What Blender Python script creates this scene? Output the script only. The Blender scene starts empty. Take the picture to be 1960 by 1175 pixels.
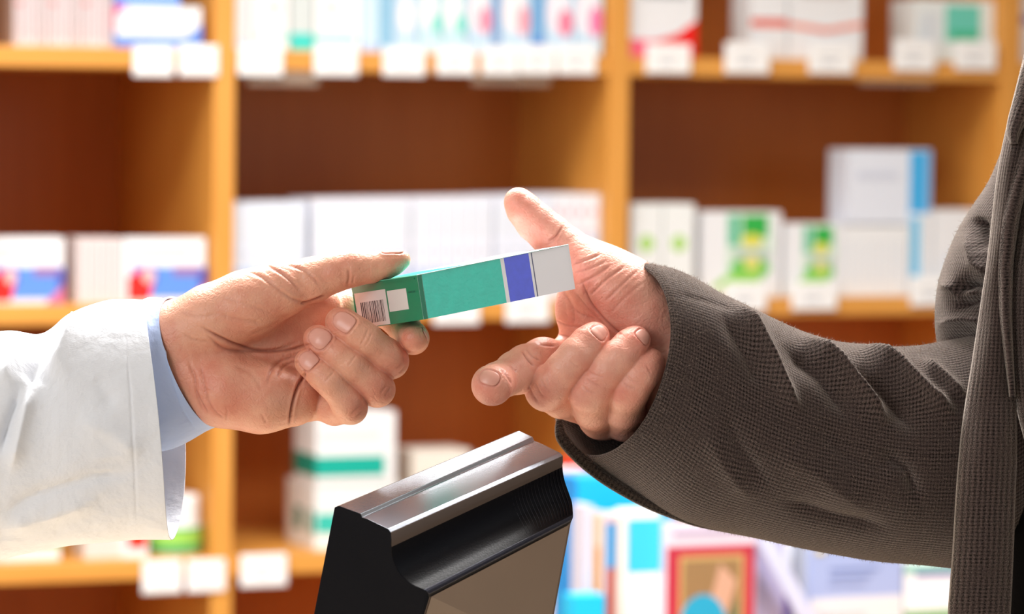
import bpy, bmesh, math, random
import numpy as np
from mathutils import Vector, Matrix
random.seed(7)
S = bpy.context.scene
COL = S.collection

# ------------------------------------------------------------------ camera
FPX = 7000.0                       # focal length in pixels of a 1960 px wide frame
CAM = Vector((0, 0, 1.42))
PITCH = math.atan((587.5 - 230) / FPX)
ROLL = math.radians(.6)
FWD = Vector((0, math.cos(PITCH), -math.sin(PITCH)))
_u, _r = Vector((0, math.sin(PITCH), math.cos(PITCH))), Vector((1, 0, 0))
RIGHT = _r * math.cos(ROLL) + _u * math.sin(ROLL); UP = _u * math.cos(ROLL) - _r * math.sin(ROLL)
D0 = 2.03                          # distance of the hands
cd = bpy.data.cameras.new('camera'); cam = bpy.data.objects.new('camera', cd); COL.objects.link(cam)
cam.location = CAM; cam.rotation_euler = Matrix((RIGHT, UP, -FWD)).transposed().to_euler()
cd.sensor_width = 36; cd.lens = 36 * FPX / 1960; cd.clip_start = .05; cd.clip_end = 50
cd.dof.use_dof = True; cd.dof.focus_distance = D0 + .03; cd.dof.aperture_fstop = 8.0
S.camera = cam

# ------------------------------------------------------------------ world and lights
w = bpy.data.worlds.new('world'); S.world = w; w.use_nodes = True
bg = w.node_tree.nodes['Background']; bg.inputs[0].default_value = (.93, .96, 1, 1); bg.inputs[1].default_value = .24

def area(name, loc, target, size, power, col=(1, 1, 1)):
    l = bpy.data.lights.new(name, 'AREA'); l.shape = 'RECTANGLE'; l.size, l.size_y = size
    l.energy = power; l.color = col
    o = bpy.data.objects.new(name, l); COL.objects.link(o); o.location = loc
    o.rotation_euler = (Vector(target) - Vector(loc)).to_track_quat('-Z', 'Y').to_euler()
    return o
area('light_over_counter', (.1, 2.85, 2.62), (0, 2.15, 1.2), (2.2, .6), 150, (1, .98, .96))
area('light_before_shelves', (-.25, 3.45, 2.7), (-.1, 3.8, 1.0), (1.9, .75), 27, (1, .97, .93))
area('light_left_aisle', (-2.2, 2.9, 2.4), (0.5, 4.6, 1.2), (1.2, 1.0), 11, (1, .97, .92))
area('light_box_sheen', (2.5, .75, 1.85), (0.1, 2.1, 1.4), (1.1, .7), 5, (.97, .99, 1))  # added lamp that puts a sheen on the box's long side
area('light_front_fill', (-2.1, -.3, 2.1), (0.1, 2.2, 1.2), (1.6, 1.5), 44, (1, .99, .97))  # added soft fill lamp from the front left, no window stands there
VS = S.view_settings
VS.view_transform = 'Standard'; VS.look = 'None'; VS.exposure = 0.0; VS.gamma = 1; VS.use_curve_mapping = False

# ------------------------------------------------------------------ coordinates
def P(px, py, z=0.0):
    """point seen at pixel (px, py) and z pixel-units (0.29 mm) nearer than the hands' distance"""
    dep = D0 - z * D0 / FPX
    return CAM + FWD * dep + RIGHT * ((px - 980) / FPX * dep) - UP * ((py - 587.5) / FPX * dep)
def PV(a):
    a = np.asarray(a, float); dep = D0 - a[:, 2] * D0 / FPX
    return (np.array(CAM)[None] + dep[:, None] * np.array(FWD)[None] + ((a[:, 0] - 980) / FPX * dep)[:, None] * np.array(RIGHT)[None]
            - ((a[:, 1] - 587.5) / FPX * dep)[:, None] * np.array(UP)[None])
TH = math.atan(.406)
class Plane:
    def __init__(s, dist, th=TH):
        s.th = th; s.u = Vector((math.cos(th), math.sin(th), 0)); s.v = Vector((-math.sin(th), math.cos(th), 0)); s.o = Vector((0, dist, 0))
    def hit(s, px, py, d=0.0):
        r = FWD + RIGHT * ((px - 980) / FPX) - UP * ((py - 587.5) / FPX)
        t = ((s.o + s.v * d - CAM).dot(s.v)) / r.dot(s.v)
        q = CAM + r * t - s.o
        return q.dot(s.u), q.z
    def at(s, u, d, z): return s.o + s.u * u + s.v * d + Vector((0, 0, z))
WALL = Plane(4.55)

# ------------------------------------------------------------------ materials
def s2l(c): return tuple(((v / 255 + .055) / 1.055) ** 2.4 if v > 10 else v / 255 / 12.92 for v in c) + (1,)
MATS = {}
def mat(name, rgb, rough=.5, spec=.5, metal=0, coat=0, noise=0, nscale=60, bump=0, bscale=300, sheen=0):
    if name in MATS: return MATS[name]
    m = bpy.data.materials.new(name); m.use_nodes = True; nt = m.node_tree; b = nt.nodes['Principled BSDF']
    c = s2l(rgb); b.inputs['Base Color'].default_value = c; b.inputs['Roughness'].default_value = rough
    b.inputs['Specular IOR Level'].default_value = spec; b.inputs['Metallic'].default_value = metal
    b.inputs['Coat Weight'].default_value = coat; b.inputs['Sheen Weight'].default_value = sheen
    tc = nt.nodes.new('ShaderNodeTexCoord')
    if noise:
        n = nt.nodes.new('ShaderNodeTexNoise'); n.inputs['Scale'].default_value = nscale; n.inputs['Detail'].default_value = 4
        nt.links.new(tc.outputs['Object'], n.inputs['Vector'])
        mx = nt.nodes.new('ShaderNodeMix'); mx.data_type = 'RGBA'
        mx.inputs[6].default_value = tuple(v * (1 - noise) for v in c[:3]) + (1,); mx.inputs[7].default_value = tuple(min(1, v * (1 + noise)) for v in c[:3]) + (1,)
        nt.links.new(n.outputs['Fac'], mx.inputs[0]); nt.links.new(mx.outputs[2], b.inputs['Base Color'])
    if bump:
        n = nt.nodes.new('ShaderNodeTexNoise'); n.inputs['Scale'].default_value = bscale; n.inputs['Detail'].default_value = 3
        nt.links.new(tc.outputs['Object'], n.inputs['Vector'])
        bp = nt.nodes.new('ShaderNodeBump'); bp.inputs['Strength'].default_value = bump; bp.inputs['Distance'].default_value = .001
        nt.links.new(n.outputs['Fac'], bp.inputs['Height']); nt.links.new(bp.outputs['Normal'], b.inputs['Normal'])
    MATS[name] = m
    return m
def colmat(rgb, rough=.45):
    return mat('card_%d_%d_%d' % tuple(rgb), rgb, rough, .4)

def wood_mat(name, a, bcol, axis):
    m = bpy.data.materials.new(name); m.use_nodes = True; nt = m.node_tree; b = nt.nodes['Principled BSDF']
    tc = nt.nodes.new('ShaderNodeTexCoord'); mp = nt.nodes.new('ShaderNodeMapping')
    mp.inputs['Scale'].default_value = {'x': (2, 40, 40), 'z': (40, 40, 2)}[axis]
    n = nt.nodes.new('ShaderNodeTexNoise'); n.inputs['Scale'].default_value = 2.2; n.inputs['Detail'].default_value = 6
    r = nt.nodes.new('ShaderNodeValToRGB'); r.color_ramp.elements[0].position = .3; r.color_ramp.elements[1].position = .7
    r.color_ramp.elements[0].color = s2l(a); r.color_ramp.elements[1].color = s2l(bcol)
    nt.links.new(tc.outputs['Object'], mp.inputs[0]); nt.links.new(mp.outputs[0], n.inputs['Vector']); nt.links.new(n.outputs['Fac'], r.inputs[0])
    nt.links.new(r.outputs[0], b.inputs['Base Color']); b.inputs['Roughness'].default_value = .42
    return m
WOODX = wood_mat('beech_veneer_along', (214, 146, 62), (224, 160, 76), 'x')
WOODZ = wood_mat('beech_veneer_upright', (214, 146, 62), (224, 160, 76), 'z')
WOODB = wood_mat('beech_back_shaded', (190, 110, 44), (200, 120, 52), 'z')  # darker veneer: shade inside the bays is put into the colour

def skin_mat(name, base, red, dark):
    m = bpy.data.materials.new(name); m.use_nodes = True; nt = m.node_tree; N = nt.nodes; L = nt.links; b = N['Principled BSDF']
    tc = N.new('ShaderNodeTexCoord')
    n1 = N.new('ShaderNodeTexNoise'); n1.inputs['Scale'].default_value = 70; n1.inputs['Detail'].default_value = 5; n1.inputs['Roughness'].default_value = .6
    L.new(tc.outputs['Object'], n1.inputs['Vector'])
    at = N.new('ShaderNodeAttribute'); at.attribute_name = 'flush'
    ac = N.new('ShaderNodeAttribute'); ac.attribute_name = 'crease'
    ad = N.new('ShaderNodeMath'); ad.operation = 'MULTIPLY_ADD'; ad.inputs[1].default_value = 1.5; ad.inputs[2].default_value = -.68; L.new(n1.outputs['Fac'], ad.inputs[0])
    ad2 = N.new('ShaderNodeMath'); ad2.operation = 'ADD'; ad2.use_clamp = True; L.new(ad.outputs[0], ad2.inputs[0]); L.new(at.outputs['Fac'], ad2.inputs[1])
    mx = N.new('ShaderNodeMix'); mx.data_type = 'RGBA'; mx.inputs[6].default_value = s2l(base); mx.inputs[7].default_value = s2l(red); L.new(ad2.outputs[0], mx.inputs[0])
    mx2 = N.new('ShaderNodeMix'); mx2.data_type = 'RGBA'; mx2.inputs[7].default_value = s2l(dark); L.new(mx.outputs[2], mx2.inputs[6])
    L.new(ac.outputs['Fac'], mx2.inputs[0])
    L.new(mx2.outputs[2], b.inputs['Base Color'])
    b.inputs['Subsurface Weight'].default_value = .15; b.inputs['Subsurface Radius'].default_value = (1, .35, .18); b.inputs['Subsurface Scale'].default_value = .0025
    b.inputs['Roughness'].default_value = .43; b.inputs['Specular IOR Level'].default_value = .45
    v = N.new('ShaderNodeTexVoronoi'); v.inputs['Scale'].default_value = 750; L.new(tc.outputs['Object'], v.inputs['Vector'])
    n2 = N.new('ShaderNodeTexNoise'); n2.inputs['Scale'].default_value = 230; n2.inputs['Detail'].default_value = 5; L.new(tc.outputs['Object'], n2.inputs['Vector'])
    b1 = N.new('ShaderNodeBump'); b1.inputs['Strength'].default_value = .22; b1.inputs['Distance'].default_value = .0006; L.new(v.outputs['Distance'], b1.inputs['Height'])
    b2 = N.new('ShaderNodeBump'); b2.inputs['Strength'].default_value = .3; b2.inputs['Distance'].default_value = .0012; L.new(n2.outputs['Fac'], b2.inputs['Height']); L.new(b1.outputs[0], b2.inputs['Normal'])
    v3 = N.new('ShaderNodeTexVoronoi'); v3.feature = 'DISTANCE_TO_EDGE'; v3.inputs['Scale'].default_value = 240
    ds = N.new('ShaderNodeVectorMath'); ds.operation = 'MULTIPLY_ADD'; ds.inputs[1].default_value = (.006, .006, .006); L.new(n1.outputs['Color'], ds.inputs[0]); L.new(tc.outputs['Object'], ds.inputs[2]); L.new(ds.outputs[0], v3.inputs['Vector'])
    mr = N.new('ShaderNodeMapRange'); mr.inputs['From Max'].default_value = .12; L.new(v3.outputs['Distance'], mr.inputs['Value'])
    b3 = N.new('ShaderNodeBump'); b3.inputs['Strength'].default_value = .16; b3.inputs['Distance'].default_value = .0008; L.new(mr.outputs[0], b3.inputs['Height']); L.new(b2.outputs['Normal'], b3.inputs['Normal'])
    L.new(b3.outputs[0], b.inputs['Normal'])
    return m
SKIN_L = skin_mat('skin_fair', (222, 162, 136), (202, 106, 86), (140, 64, 46))
SKIN_R = skin_mat('skin_rosy', (226, 166, 146), (212, 116, 98), (146, 66, 52))
NAIL = mat('fingernail', (218, 156, 140), .34, .5, coat=.08)

def weave_mat(name, dark, light, pu, bumpd=.0005):
    m = bpy.data.materials.new(name); m.use_nodes = True; nt = m.node_tree; N = nt.nodes; L = nt.links; b = N['Principled BSDF']
    uv = N.new('ShaderNodeUVMap'); uv.uv_map = 'UVMap'; sp = N.new('ShaderNodeSeparateXYZ')
    nz = N.new('ShaderNodeTexNoise'); nz.inputs['Scale'].default_value = .08; nz.inputs['Detail'].default_value = 2; L.new(uv.outputs[0], nz.inputs['Vector'])
    wob = N.new('ShaderNodeVectorMath'); wob.operation = 'MULTIPLY_ADD'; wob.inputs[1].default_value = (3, 3, 0); L.new(nz.outputs['Color'], wob.inputs[0]); L.new(uv.outputs[0], wob.inputs[2])
    L.new(wob.outputs[0], sp.inputs[0])
    def wave(o, per):
        a = N.new('ShaderNodeMath'); a.operation = 'MULTIPLY'; a.inputs[1].default_value = 2 * math.pi / per; L.new(o, a.inputs[0])
        s = N.new('ShaderNodeMath'); s.operation = 'SINE'; L.new(a.outputs[0], s.inputs[0]); return s.outputs[0]
    su, sv = wave(sp.outputs[0], pu), wave(sp.outputs[1], pu)
    ad = N.new('ShaderNodeMath'); ad.operation = 'MULTIPLY_ADD'; L.new(su, ad.inputs[0]); ad.inputs[1].default_value = .42; 
    a2 = N.new('ShaderNodeMath'); a2.operation = 'MULTIPLY'; a2.inputs[1].default_value = .58; L.new(sv, a2.inputs[0]); L.new(a2.outputs[0], ad.inputs[2])
    fz = N.new('ShaderNodeTexNoise'); fz.inputs['Scale'].default_value = .45; fz.inputs['Detail'].default_value = 4; L.new(uv.outputs[0], fz.inputs['Vector'])
    a3 = N.new('ShaderNodeMath'); a3.operation = 'MULTIPLY_ADD'; a3.inputs[1].default_value = 3.6; a3.inputs[2].default_value = -1.8; L.new(fz.outputs['Fac'], a3.inputs[0])
    cn = N.new('ShaderNodeTexNoise'); cn.inputs['Scale'].default_value = .025; cn.inputs['Detail'].default_value = 3; L.new(uv.outputs[0], cn.inputs['Vector'])
    cm = N.new('ShaderNodeMapRange'); cm.inputs['From Min'].default_value = .3; cm.inputs['From Max'].default_value = .7; cm.inputs['To Min'].default_value = .35; cm.inputs['To Max'].default_value = 1.0; L.new(cn.outputs['Fac'], cm.inputs['Value'])
    ml = N.new('ShaderNodeMath'); ml.operation = 'MULTIPLY'; L.new(ad.outputs[0], ml.inputs[0]); L.new(cm.outputs[0], ml.inputs[1])
    a4 = N.new('ShaderNodeMath'); a4.operation = 'ADD'; L.new(ml.outputs[0], a4.inputs[0]); L.new(a3.outputs[0], a4.inputs[1])
    r = N.new('ShaderNodeMapRange'); r.inputs['From Min'].default_value = -.9; r.inputs['From Max'].default_value = 1.1; L.new(a4.outputs[0], r.inputs['Value'])
    mx = N.new('ShaderNodeMix'); mx.data_type = 'RGBA'; mx.inputs[6].default_value = s2l(dark); mx.inputs[7].default_value = s2l(light); L.new(r.outputs[0], mx.inputs[0])
    L.new(mx.outputs[2], b.inputs['Base Color']); b.inputs['Roughness'].default_value = .95; b.inputs['Specular IOR Level'].default_value = .1
    b.inputs['Sheen Weight'].default_value = .8; b.inputs['Sheen Roughness'].default_value = .35; b.inputs['Sheen Tint'].default_value = s2l((225, 212, 200))
    bp = N.new('ShaderNodeBump'); bp.inputs['Strength'].default_value = .8; bp.inputs['Distance'].default_value = bumpd
    L.new(a4.outputs[0], bp.inputs['Height']); L.new(bp.outputs[0], b.inputs['Normal'])
    return m
TWEED = weave_mat('brown_tweed', (13, 9, 8), (104, 88, 84), 7.2)
TWEED_RIB = weave_mat('brown_ribbed_edge', (14, 10, 9), (84, 72, 64), 9.0)

def cloth_mat(name, rgb, pu, amt, rough=.85, sheen=.2):
    m = bpy.data.materials.new(name); m.use_nodes = True; nt = m.node_tree; N = nt.nodes; L = nt.links; b = N['Principled BSDF']
    b.inputs['Base Color'].default_value = s2l(rgb); b.inputs['Roughness'].default_value = rough; b.inputs['Sheen Weight'].default_value = sheen
    b.inputs['Specular IOR Level'].default_value = .2
    uv = N.new('ShaderNodeUVMap'); uv.uv_map = 'UVMap'
    mp = N.new('ShaderNodeMapping'); mp.inputs['Scale'].default_value = (1 / pu, 3 / pu, 1); L.new(uv.outputs[0], mp.inputs[0])
    n = N.new('ShaderNodeTexNoise'); n.inputs['Scale'].default_value = 1; n.inputs['Detail'].default_value = 3; L.new(mp.outputs[0], n.inputs['Vector'])
    n2 = N.new('ShaderNodeTexNoise'); n2.inputs['Scale'].default_value = .02; n2.inputs['Detail'].default_value = 3; L.new(uv.outputs[0], n2.inputs['Vector'])
    b1 = N.new('ShaderNodeBump'); b1.inputs['Strength'].default_value = amt; b1.inputs['Distance'].default_value = .0003; L.new(n.outputs['Fac'], b1.inputs['Height'])
    b2 = N.new('ShaderNodeBump'); b2.inputs['Strength'].default_value = .5; b2.inputs['Distance'].default_value = .004; L.new(n2.outputs['Fac'], b2.inputs['Height']); L.new(b1.outputs[0], b2.inputs['Normal'])
    L.new(b2.outputs[0], b.inputs['Normal'])
    return m
COAT = cloth_mat('white_cotton', (228, 231, 238), 5, .5)
SHIRT = cloth_mat('pale_blue_poplin', (186, 205, 244), 4, .3)

# ------------------------------------------------------------------ object helpers
def obj(name, verts, faces, mats, parent=None, mi=None, smooth=False, uv=None, attrs=None, recalc=False, origin=None):
    verts = np.asarray(verts, float)
    if origin is None: origin = verts.mean(0) if parent is None else np.zeros(3)
    origin = np.asarray(origin, float)
    me = bpy.data.meshes.new(name); me.from_pydata((verts - origin).tolist(), [], [tuple(map(int, f)) for f in faces])
    for m in (mats if isinstance(mats, (list, tuple)) else [mats]): me.materials.append(m)
    if mi is not None: me.polygons.foreach_set('material_index', list(mi))
    if smooth: me.polygons.foreach_set('use_smooth', [True] * len(me.polygons))
    if uv is not None:
        l = me.uv_layers.new(name='UVMap'); vi = np.empty(len(me.loops), np.int32); me.loops.foreach_get('vertex_index', vi)
        l.data.foreach_set('uv', np.asarray(uv, float)[vi].ravel())
    for k, v in (attrs or {}).items():
        a = me.attributes.new(k, 'FLOAT', 'POINT'); a.data.foreach_set('value', np.asarray(v, np.float32))
    me.update()
    if recalc:
        bm = bmesh.new(); bm.from_mesh(me); bmesh.ops.recalc_face_normals(bm, faces=bm.faces); bm.to_mesh(me); bm.free()
    o = bpy.data.objects.new(name, me); COL.objects.link(o); o.location = origin
    if parent is not None:
        o.parent = parent; o.matrix_parent_inverse = Matrix.Translation(-parent.location) if parent.parent is None else (Matrix.Translation(-(parent.matrix_parent_inverse @ Vector((0,0,0)))) @ Matrix.Identity(4))
    return o
def tag(o, label=None, cat=None, group=None, kind=None):
    if label: o['label'] = label
    if cat: o['category'] = cat
    if group: o['group'] = group
    if kind: o['kind'] = kind
    return o
def solidify(o, t, off=-1):
    m = o.modifiers.new('thickness', 'SOLIDIFY'); m.thickness = t; m.offset = off; return m
class MB:
    """collects boxes and polygons in local metres; builds one mesh with a location and a turn about z"""
    def __init__(s): s.v = []; s.f = []; s.m = []; s.mats = []
    def mid(s, m):
        if m not in s.mats: s.mats.append(m)
        return s.mats.index(m)
    def box(s, x0, x1, y0, y1, z0, z1, m, bev=0):
        bm = bmesh.new()
        bmesh.ops.create_cube(bm, size=1)
        for v in bm.verts: v.co = Vector(((x0 + x1) / 2 + v.co.x * (x1 - x0), (y0 + y1) / 2 + v.co.y * (y1 - y0), (z0 + z1) / 2 + v.co.z * (z1 - z0)))
        if bev: bmesh.ops.bevel(bm, geom=bm.edges[:], offset=bev, segments=2, affect='EDGES', profile=.5)
        bmesh.ops.recalc_face_normals(bm, faces=bm.faces)
        n = len(s.v); i = s.mid(m); bm.verts.index_update()
        s.v += [tuple(v.co) for v in bm.verts]; s.f += [[n + v.index for v in f.verts] for f in bm.faces]; s.m += [i] * len(bm.faces); bm.free()
        return s
    def prism(s, pts, d, m):
        """polygon pts, extruded back along vector d"""
        n = len(s.v); k = len(pts); i = s.mid(m); d = Vector(d)
        s.v += [tuple(p) for p in pts] + [tuple(Vector(p) + d) for p in pts]
        s.f += [[n + j for j in range(k)], [n + k + j for j in range(k)][::-1]] + [[n + j, n + k + j, n + k + (j + 1) % k, n + (j + 1) % k] for j in range(k)]
        s.m += [i] * (k + 2); return s
    def lathe(s, prof, m, cx=0, cy=0, seg=32):
        n = len(s.v); i = s.mid(m)
        for r, z in prof:
            for j in range(seg): a = 2 * math.pi * j / seg; s.v.append((cx + r * math.cos(a), cy + r * math.sin(a), z))
        for q in range(len(prof) - 1):
            for j in range(seg): s.f.append([n + q * seg + j, n + q * seg + (j + 1) % seg, n + (q + 1) * seg + (j + 1) % seg, n + (q + 1) * seg + j]); s.m.append(i)
        s.f.append([n + (len(prof) - 1) * seg + j for j in range(seg)]); s.m.append(i)
        s.f.append([n + j for j in range(seg)][::-1]); s.m.append(i); return s
    def build(s, name, loc=(0, 0, 0), rz=0, parent=None, smooth=False, tilt=0):
        me = bpy.data.meshes.new(name); me.from_pydata(s.v, [], s.f)
        for m in s.mats: me.materials.append(m)
        me.polygons.foreach_set('material_index', s.m)
        if smooth: me.polygons.foreach_set('use_smooth', [True] * len(s.f))
        me.update()
        bm = bmesh.new(); bm.from_mesh(me); bmesh.ops.recalc_face_normals(bm, faces=bm.faces); bm.to_mesh(me); bm.free()
        o = bpy.data.objects.new(name, me); COL.objects.link(o)
        o.location = loc; o.rotation_euler = (0, tilt, rz); o.parent = parent
        return o

# ================================================================== THE SHOP
cx = WALL.u; cyv = WALL.v
tag(MB().box(-3.2, 4.2, -1.5, 7.5, -.05, 0, mat('floor_vinyl', (176, 160, 140), .5, noise=.1)).build('floor'), kind='structure')
tag(MB().box(-3.2, 4.2, -1.5, 7.5, 2.8, 2.85, mat('ceiling_paint', (238, 236, 230), .9)).build('ceiling'), kind='structure')
tag(MB().box(-3.0, 3.2, .62, .70, 0, 2.8, mat('wall_paint', (226, 214, 196), .9)).build('wall_back', loc=WALL.o, rz=TH), kind='structure')

# shelving: pixel columns of the uprights, bays between them
T_A, B_A = WALL.hit(980, 104)[1], WALL.hit(980, 141)[1]
TK = T_A - B_A
B_B = WALL.hit(980, 612)[1]; T_B = B_B + TK
B_C = WALL.hit(980, 1082)[1]; T_C = B_C + TK
PITCHZ = T_A - T_B
ups = [(-56, -18), (409, 449), (1164, 1203), (1914, 1950)]
U = [(WALL.hit(a, 330)[0], WALL.hit(b, 330)[0]) for a, b in ups]
bw = U[1][0] - U[0][1]; bw2 = U[3][0] - U[2][1]; tu = U[1][1] - U[1][0]
U = [(U[0][0] - bw - tu, U[0][0] - bw)] + U + [(U[3][1] + bw2, U[3][1] + bw2 + tu)]
DEPTH = [.42, .42, .31, .27, .27]
unit = bpy.data.objects.new('shelving_unit', None); COL.objects.link(unit); unit.location = WALL.at(U[0][0], 0, 0); unit.rotation_euler = (0, 0, TH)
tag(unit, 'honey coloured wooden pharmacy shelving filled with medicine boxes across the background', 'shelving')
u0 = U[0][0]; TOPZ = 2.15
for i, (a, b) in enumerate(U):
    d = DEPTH[min(i, 4)] if i < 5 else DEPTH[4]; d = max(d, DEPTH[max(0, i - 1)])
    MB().box(a - u0, b - u0, 0, d, .0, TOPZ, WOODZ, .0012).build('upright_panel', parent=unit)
zs = [T_C - PITCHZ * k for k in (0, 1, 2)] + [T_A, T_B] + [T_A + PITCHZ * k for k in (1, 2)]
zs = sorted(set(z for z in zs if .1 < z < TOPZ - .05))
for i in range(5):
    a, b = U[i][1] - u0, U[i + 1][0] - u0; d = DEPTH[i]
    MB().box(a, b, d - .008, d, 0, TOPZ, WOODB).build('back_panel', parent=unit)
    MB().box(a, b, .006, d - .008, TOPZ - TK, TOPZ, WOODX).build('shelf_board', parent=unit)
    for z in zs:
        MB().box(a, b, .002, d - .008, z - TK, z, WOODX, .0012).build('shelf_board', parent=unit)
    MB().box(a, b, .02, d - .008, 0, .08, WOODX).build('plinth', parent=unit)

# ------------------------------------------------------------------ packages on the shelves
WHITE = (236, 238, 242)
def pack(px0, px1, pytop, row, label, name='medicine_box', cat='medicine box', d=.02, dep=.06, base=WHITE, art=(), side=(), group=None, pl=WALL, ybot=None, zbase=None, fixedz=None):
    """a carton whose front face spans px0..px1 and rises to pytop; art = polygons in face fractions"""
    z0 = {'A': T_A, 'B': T_B, 'C': T_C, None: 0}[row] if zbase is None else zbase
    z0 += .0003
    ym = {'A': 60, 'B': 500, 'C': 980, None: 1080}[row]
    ua, ub = pl.hit(px0, ym, d)[0], pl.hit(px1, ym, d)[0]
    zt = pl.hit((px0 + px1) / 2, pytop, d)[1]
    if row and pl is WALL:
        for k_ in range(5):
            lo_, hi_ = U[k_][1] + .0012, U[k_ + 1][0] - .0012
            if lo_ - .02 < (ua + ub) / 2 < hi_ + .02: ua, ub = max(ua, lo_), min(ub, hi_)
    if fixedz: zt = z0 + fixedz
    wd, h = ub - ua, zt - z0
    m = MB().box(.0004, wd - .0004, 0, dep, 0, h, colmat(base), .0006)
    e = -.0004
    for k, (pts, rgb) in enumerate(art):
        m.prism([(x * wd, e - .00012 * k, y * h) for x, y in pts], (0, .0003, 0), colmat(rgb))
    for k, (pts, rgb) in enumerate(side):
        m.prism([(.0004 + e - .00012 * k, dep * (1 - x), y * h) for x, y in pts], (.0003, 0, 0), colmat(rgb))
    # tuck flap line on the top edge
    m.box(wd * .03, wd * .97, .0008, .0014, h - .0001, h + .0002, colmat(tuple(int(c * .8) for c in base)))
    o = m.build(name, loc=pl.at(ua, d, z0), rz=pl.th)
    return tag(o, label, cat, group), z0 + h + .0004
def R(x0, x1, y0, y1): return [(x0, y0), (x1, y0), (x1, y1), (x0, y1)]
def oval(cx_, cy_, rx, ry, n=14): return [(cx_ + rx * math.cos(2 * math.pi * k / n), cy_ + ry * math.sin(2 * math.pi * k / n)) for k in range(n)]
GREY = (176, 180, 188)

# top shelf, left bay
for k in range(9):
    a = 27 + k * 21.2
    c = [(214, 205, 206), (222, 214, 216), (206, 196, 196)][k % 3]
    pack(a, a + 20, -42, 'A', 'slim greyish pink carton in the packed row at the top left', base=c, dep=.12,
         art=[(R(.3, .7, .1, .8), (196, 176, 180))] + ([(R(.2, .8, .6, .66), (214, 120, 120))] if k % 3 == 0 else []), group='slim pinkish cartons on the top left shelf')
_, zt = pack(222, 386, 12, 'A', 'white and blue carton with pink corner on the top left shelf', dep=.09, d=.012,
     art=[(R(.0, 1, 0, .28), (120, 160, 226)), (R(.0, .4, 0, .12), (90, 124, 216)), ([(.78, .2), (1, .2), (1, .6), (.9, .4)], (96, 140, 228)), ([(0, .78), (.14, 1), (0, 1)], (236, 80, 150)), (R(.25, .7, .55, .68), (190, 196, 206))],
     side=[(R(0, 1, 0, .4), (120, 150, 220)), (R(0, 1, .4, 1), (236, 90, 140))])
pack(224, 345, -60, 'A', 'bright blue carton lying on top of the white and blue one', dep=.08, d=.016, zbase=zt, base=(110, 160, 240), art=[(R(.1, .9, .3, .7), (230, 240, 250))])
# top shelf, middle bay
TEAL = (70, 206, 196); SKY = (168, 210, 240)
tops = [(440, 477, WHITE, [(R(0, 1, 0, .1), (190, 220, 240))], 'plain white tall carton leftmost on the top middle shelf'),
        (481, 553, (244, 244, 244), [(R(.1, 1, .12, .2), (180, 226, 220)), (oval(.6, .5, .2, .06), (226, 206, 206))], 'white carton with pale teal line second on the top middle shelf'),
        (556, 600, (206, 214, 214), [(R(0, 1, 0, .2), TEAL)], 'grey carton with teal foot on the top middle shelf'),
        (603, 690, (246, 248, 248), [(R(0, .9, .1, .18), (150, 226, 216)), (oval(.35, .5, .18, .06), (240, 214, 214))], 'broad white carton with mint line on the top middle shelf'),
        (692, 726, (206, 234, 248), [(R(0, 1, 0, .12), (190, 210, 244))], 'pale blue narrow carton left of the darker blue one on the top shelf'),
        (728, 752, (150, 200, 230), [], 'mid blue narrow carton on the top middle shelf'),
        (754, 800, (200, 226, 246), [(oval(.5, .45, .35, .2), (248, 246, 252))], 'pale blue carton with white oval on the top shelf'),
        (802, 846, (204, 234, 244), [(oval(.4, .5, .35, .22), (250, 252, 250)), (oval(.75, .35, .25, .12), (136, 226, 214))], 'pale blue carton with teal blot, left of its twin on the top shelf'),
        (848, 893, (204, 234, 244), [(oval(.4, .5, .35, .22), (250, 252, 250)), (oval(.75, .35, .25, .12), (136, 226, 214))], 'pale blue carton with teal blot, right of its twin on the top shelf'),
        (895, 942, (200, 226, 246), [(oval(.45, .5, .4, .24), (252, 240, 246)), (oval(.7, .4, .26, .16), (246, 150, 176))], 'pale blue carton with pink blot beside the teal blotted ones'),
        (944, 957, (140, 176, 224), [], 'thin blue carton between two pink blotted ones on the top shelf'),
        (959, 1016, (206, 230, 248), [(oval(.45, .5, .4, .24), (252, 244, 248)), (oval(.75, .4, .2, .18), (244, 164, 180))], 'pale blue carton with rosy blot between two blue strips'),
        (1018, 1042, (124, 178, 226), [(R(0, 1, 0, .2), (100, 150, 220))], 'stronger blue narrow carton on the top middle shelf'),
        (1044, 1098, (206, 230, 248), [(oval(.45, .5, .4, .24), (250, 240, 250)), (oval(.7, .38, .26, .16), (246, 130, 160))], 'pale blue carton with pink blot second from the right end of the top middle shelf'),
        (1100, 1153, (206, 230, 248), [(oval(.45, .5, .4, .24), (250, 240, 250)), (oval(.75, .4, .24, .18), (240, 130, 180))], 'pale blue carton with pink blot at the right end of the top middle shelf')]
for a, b, c, art, lab in tops: pack(a, b, -58 if a > 690 else -70, 'A', lab, base=c, art=art, dep=.1, d=.015)
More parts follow.
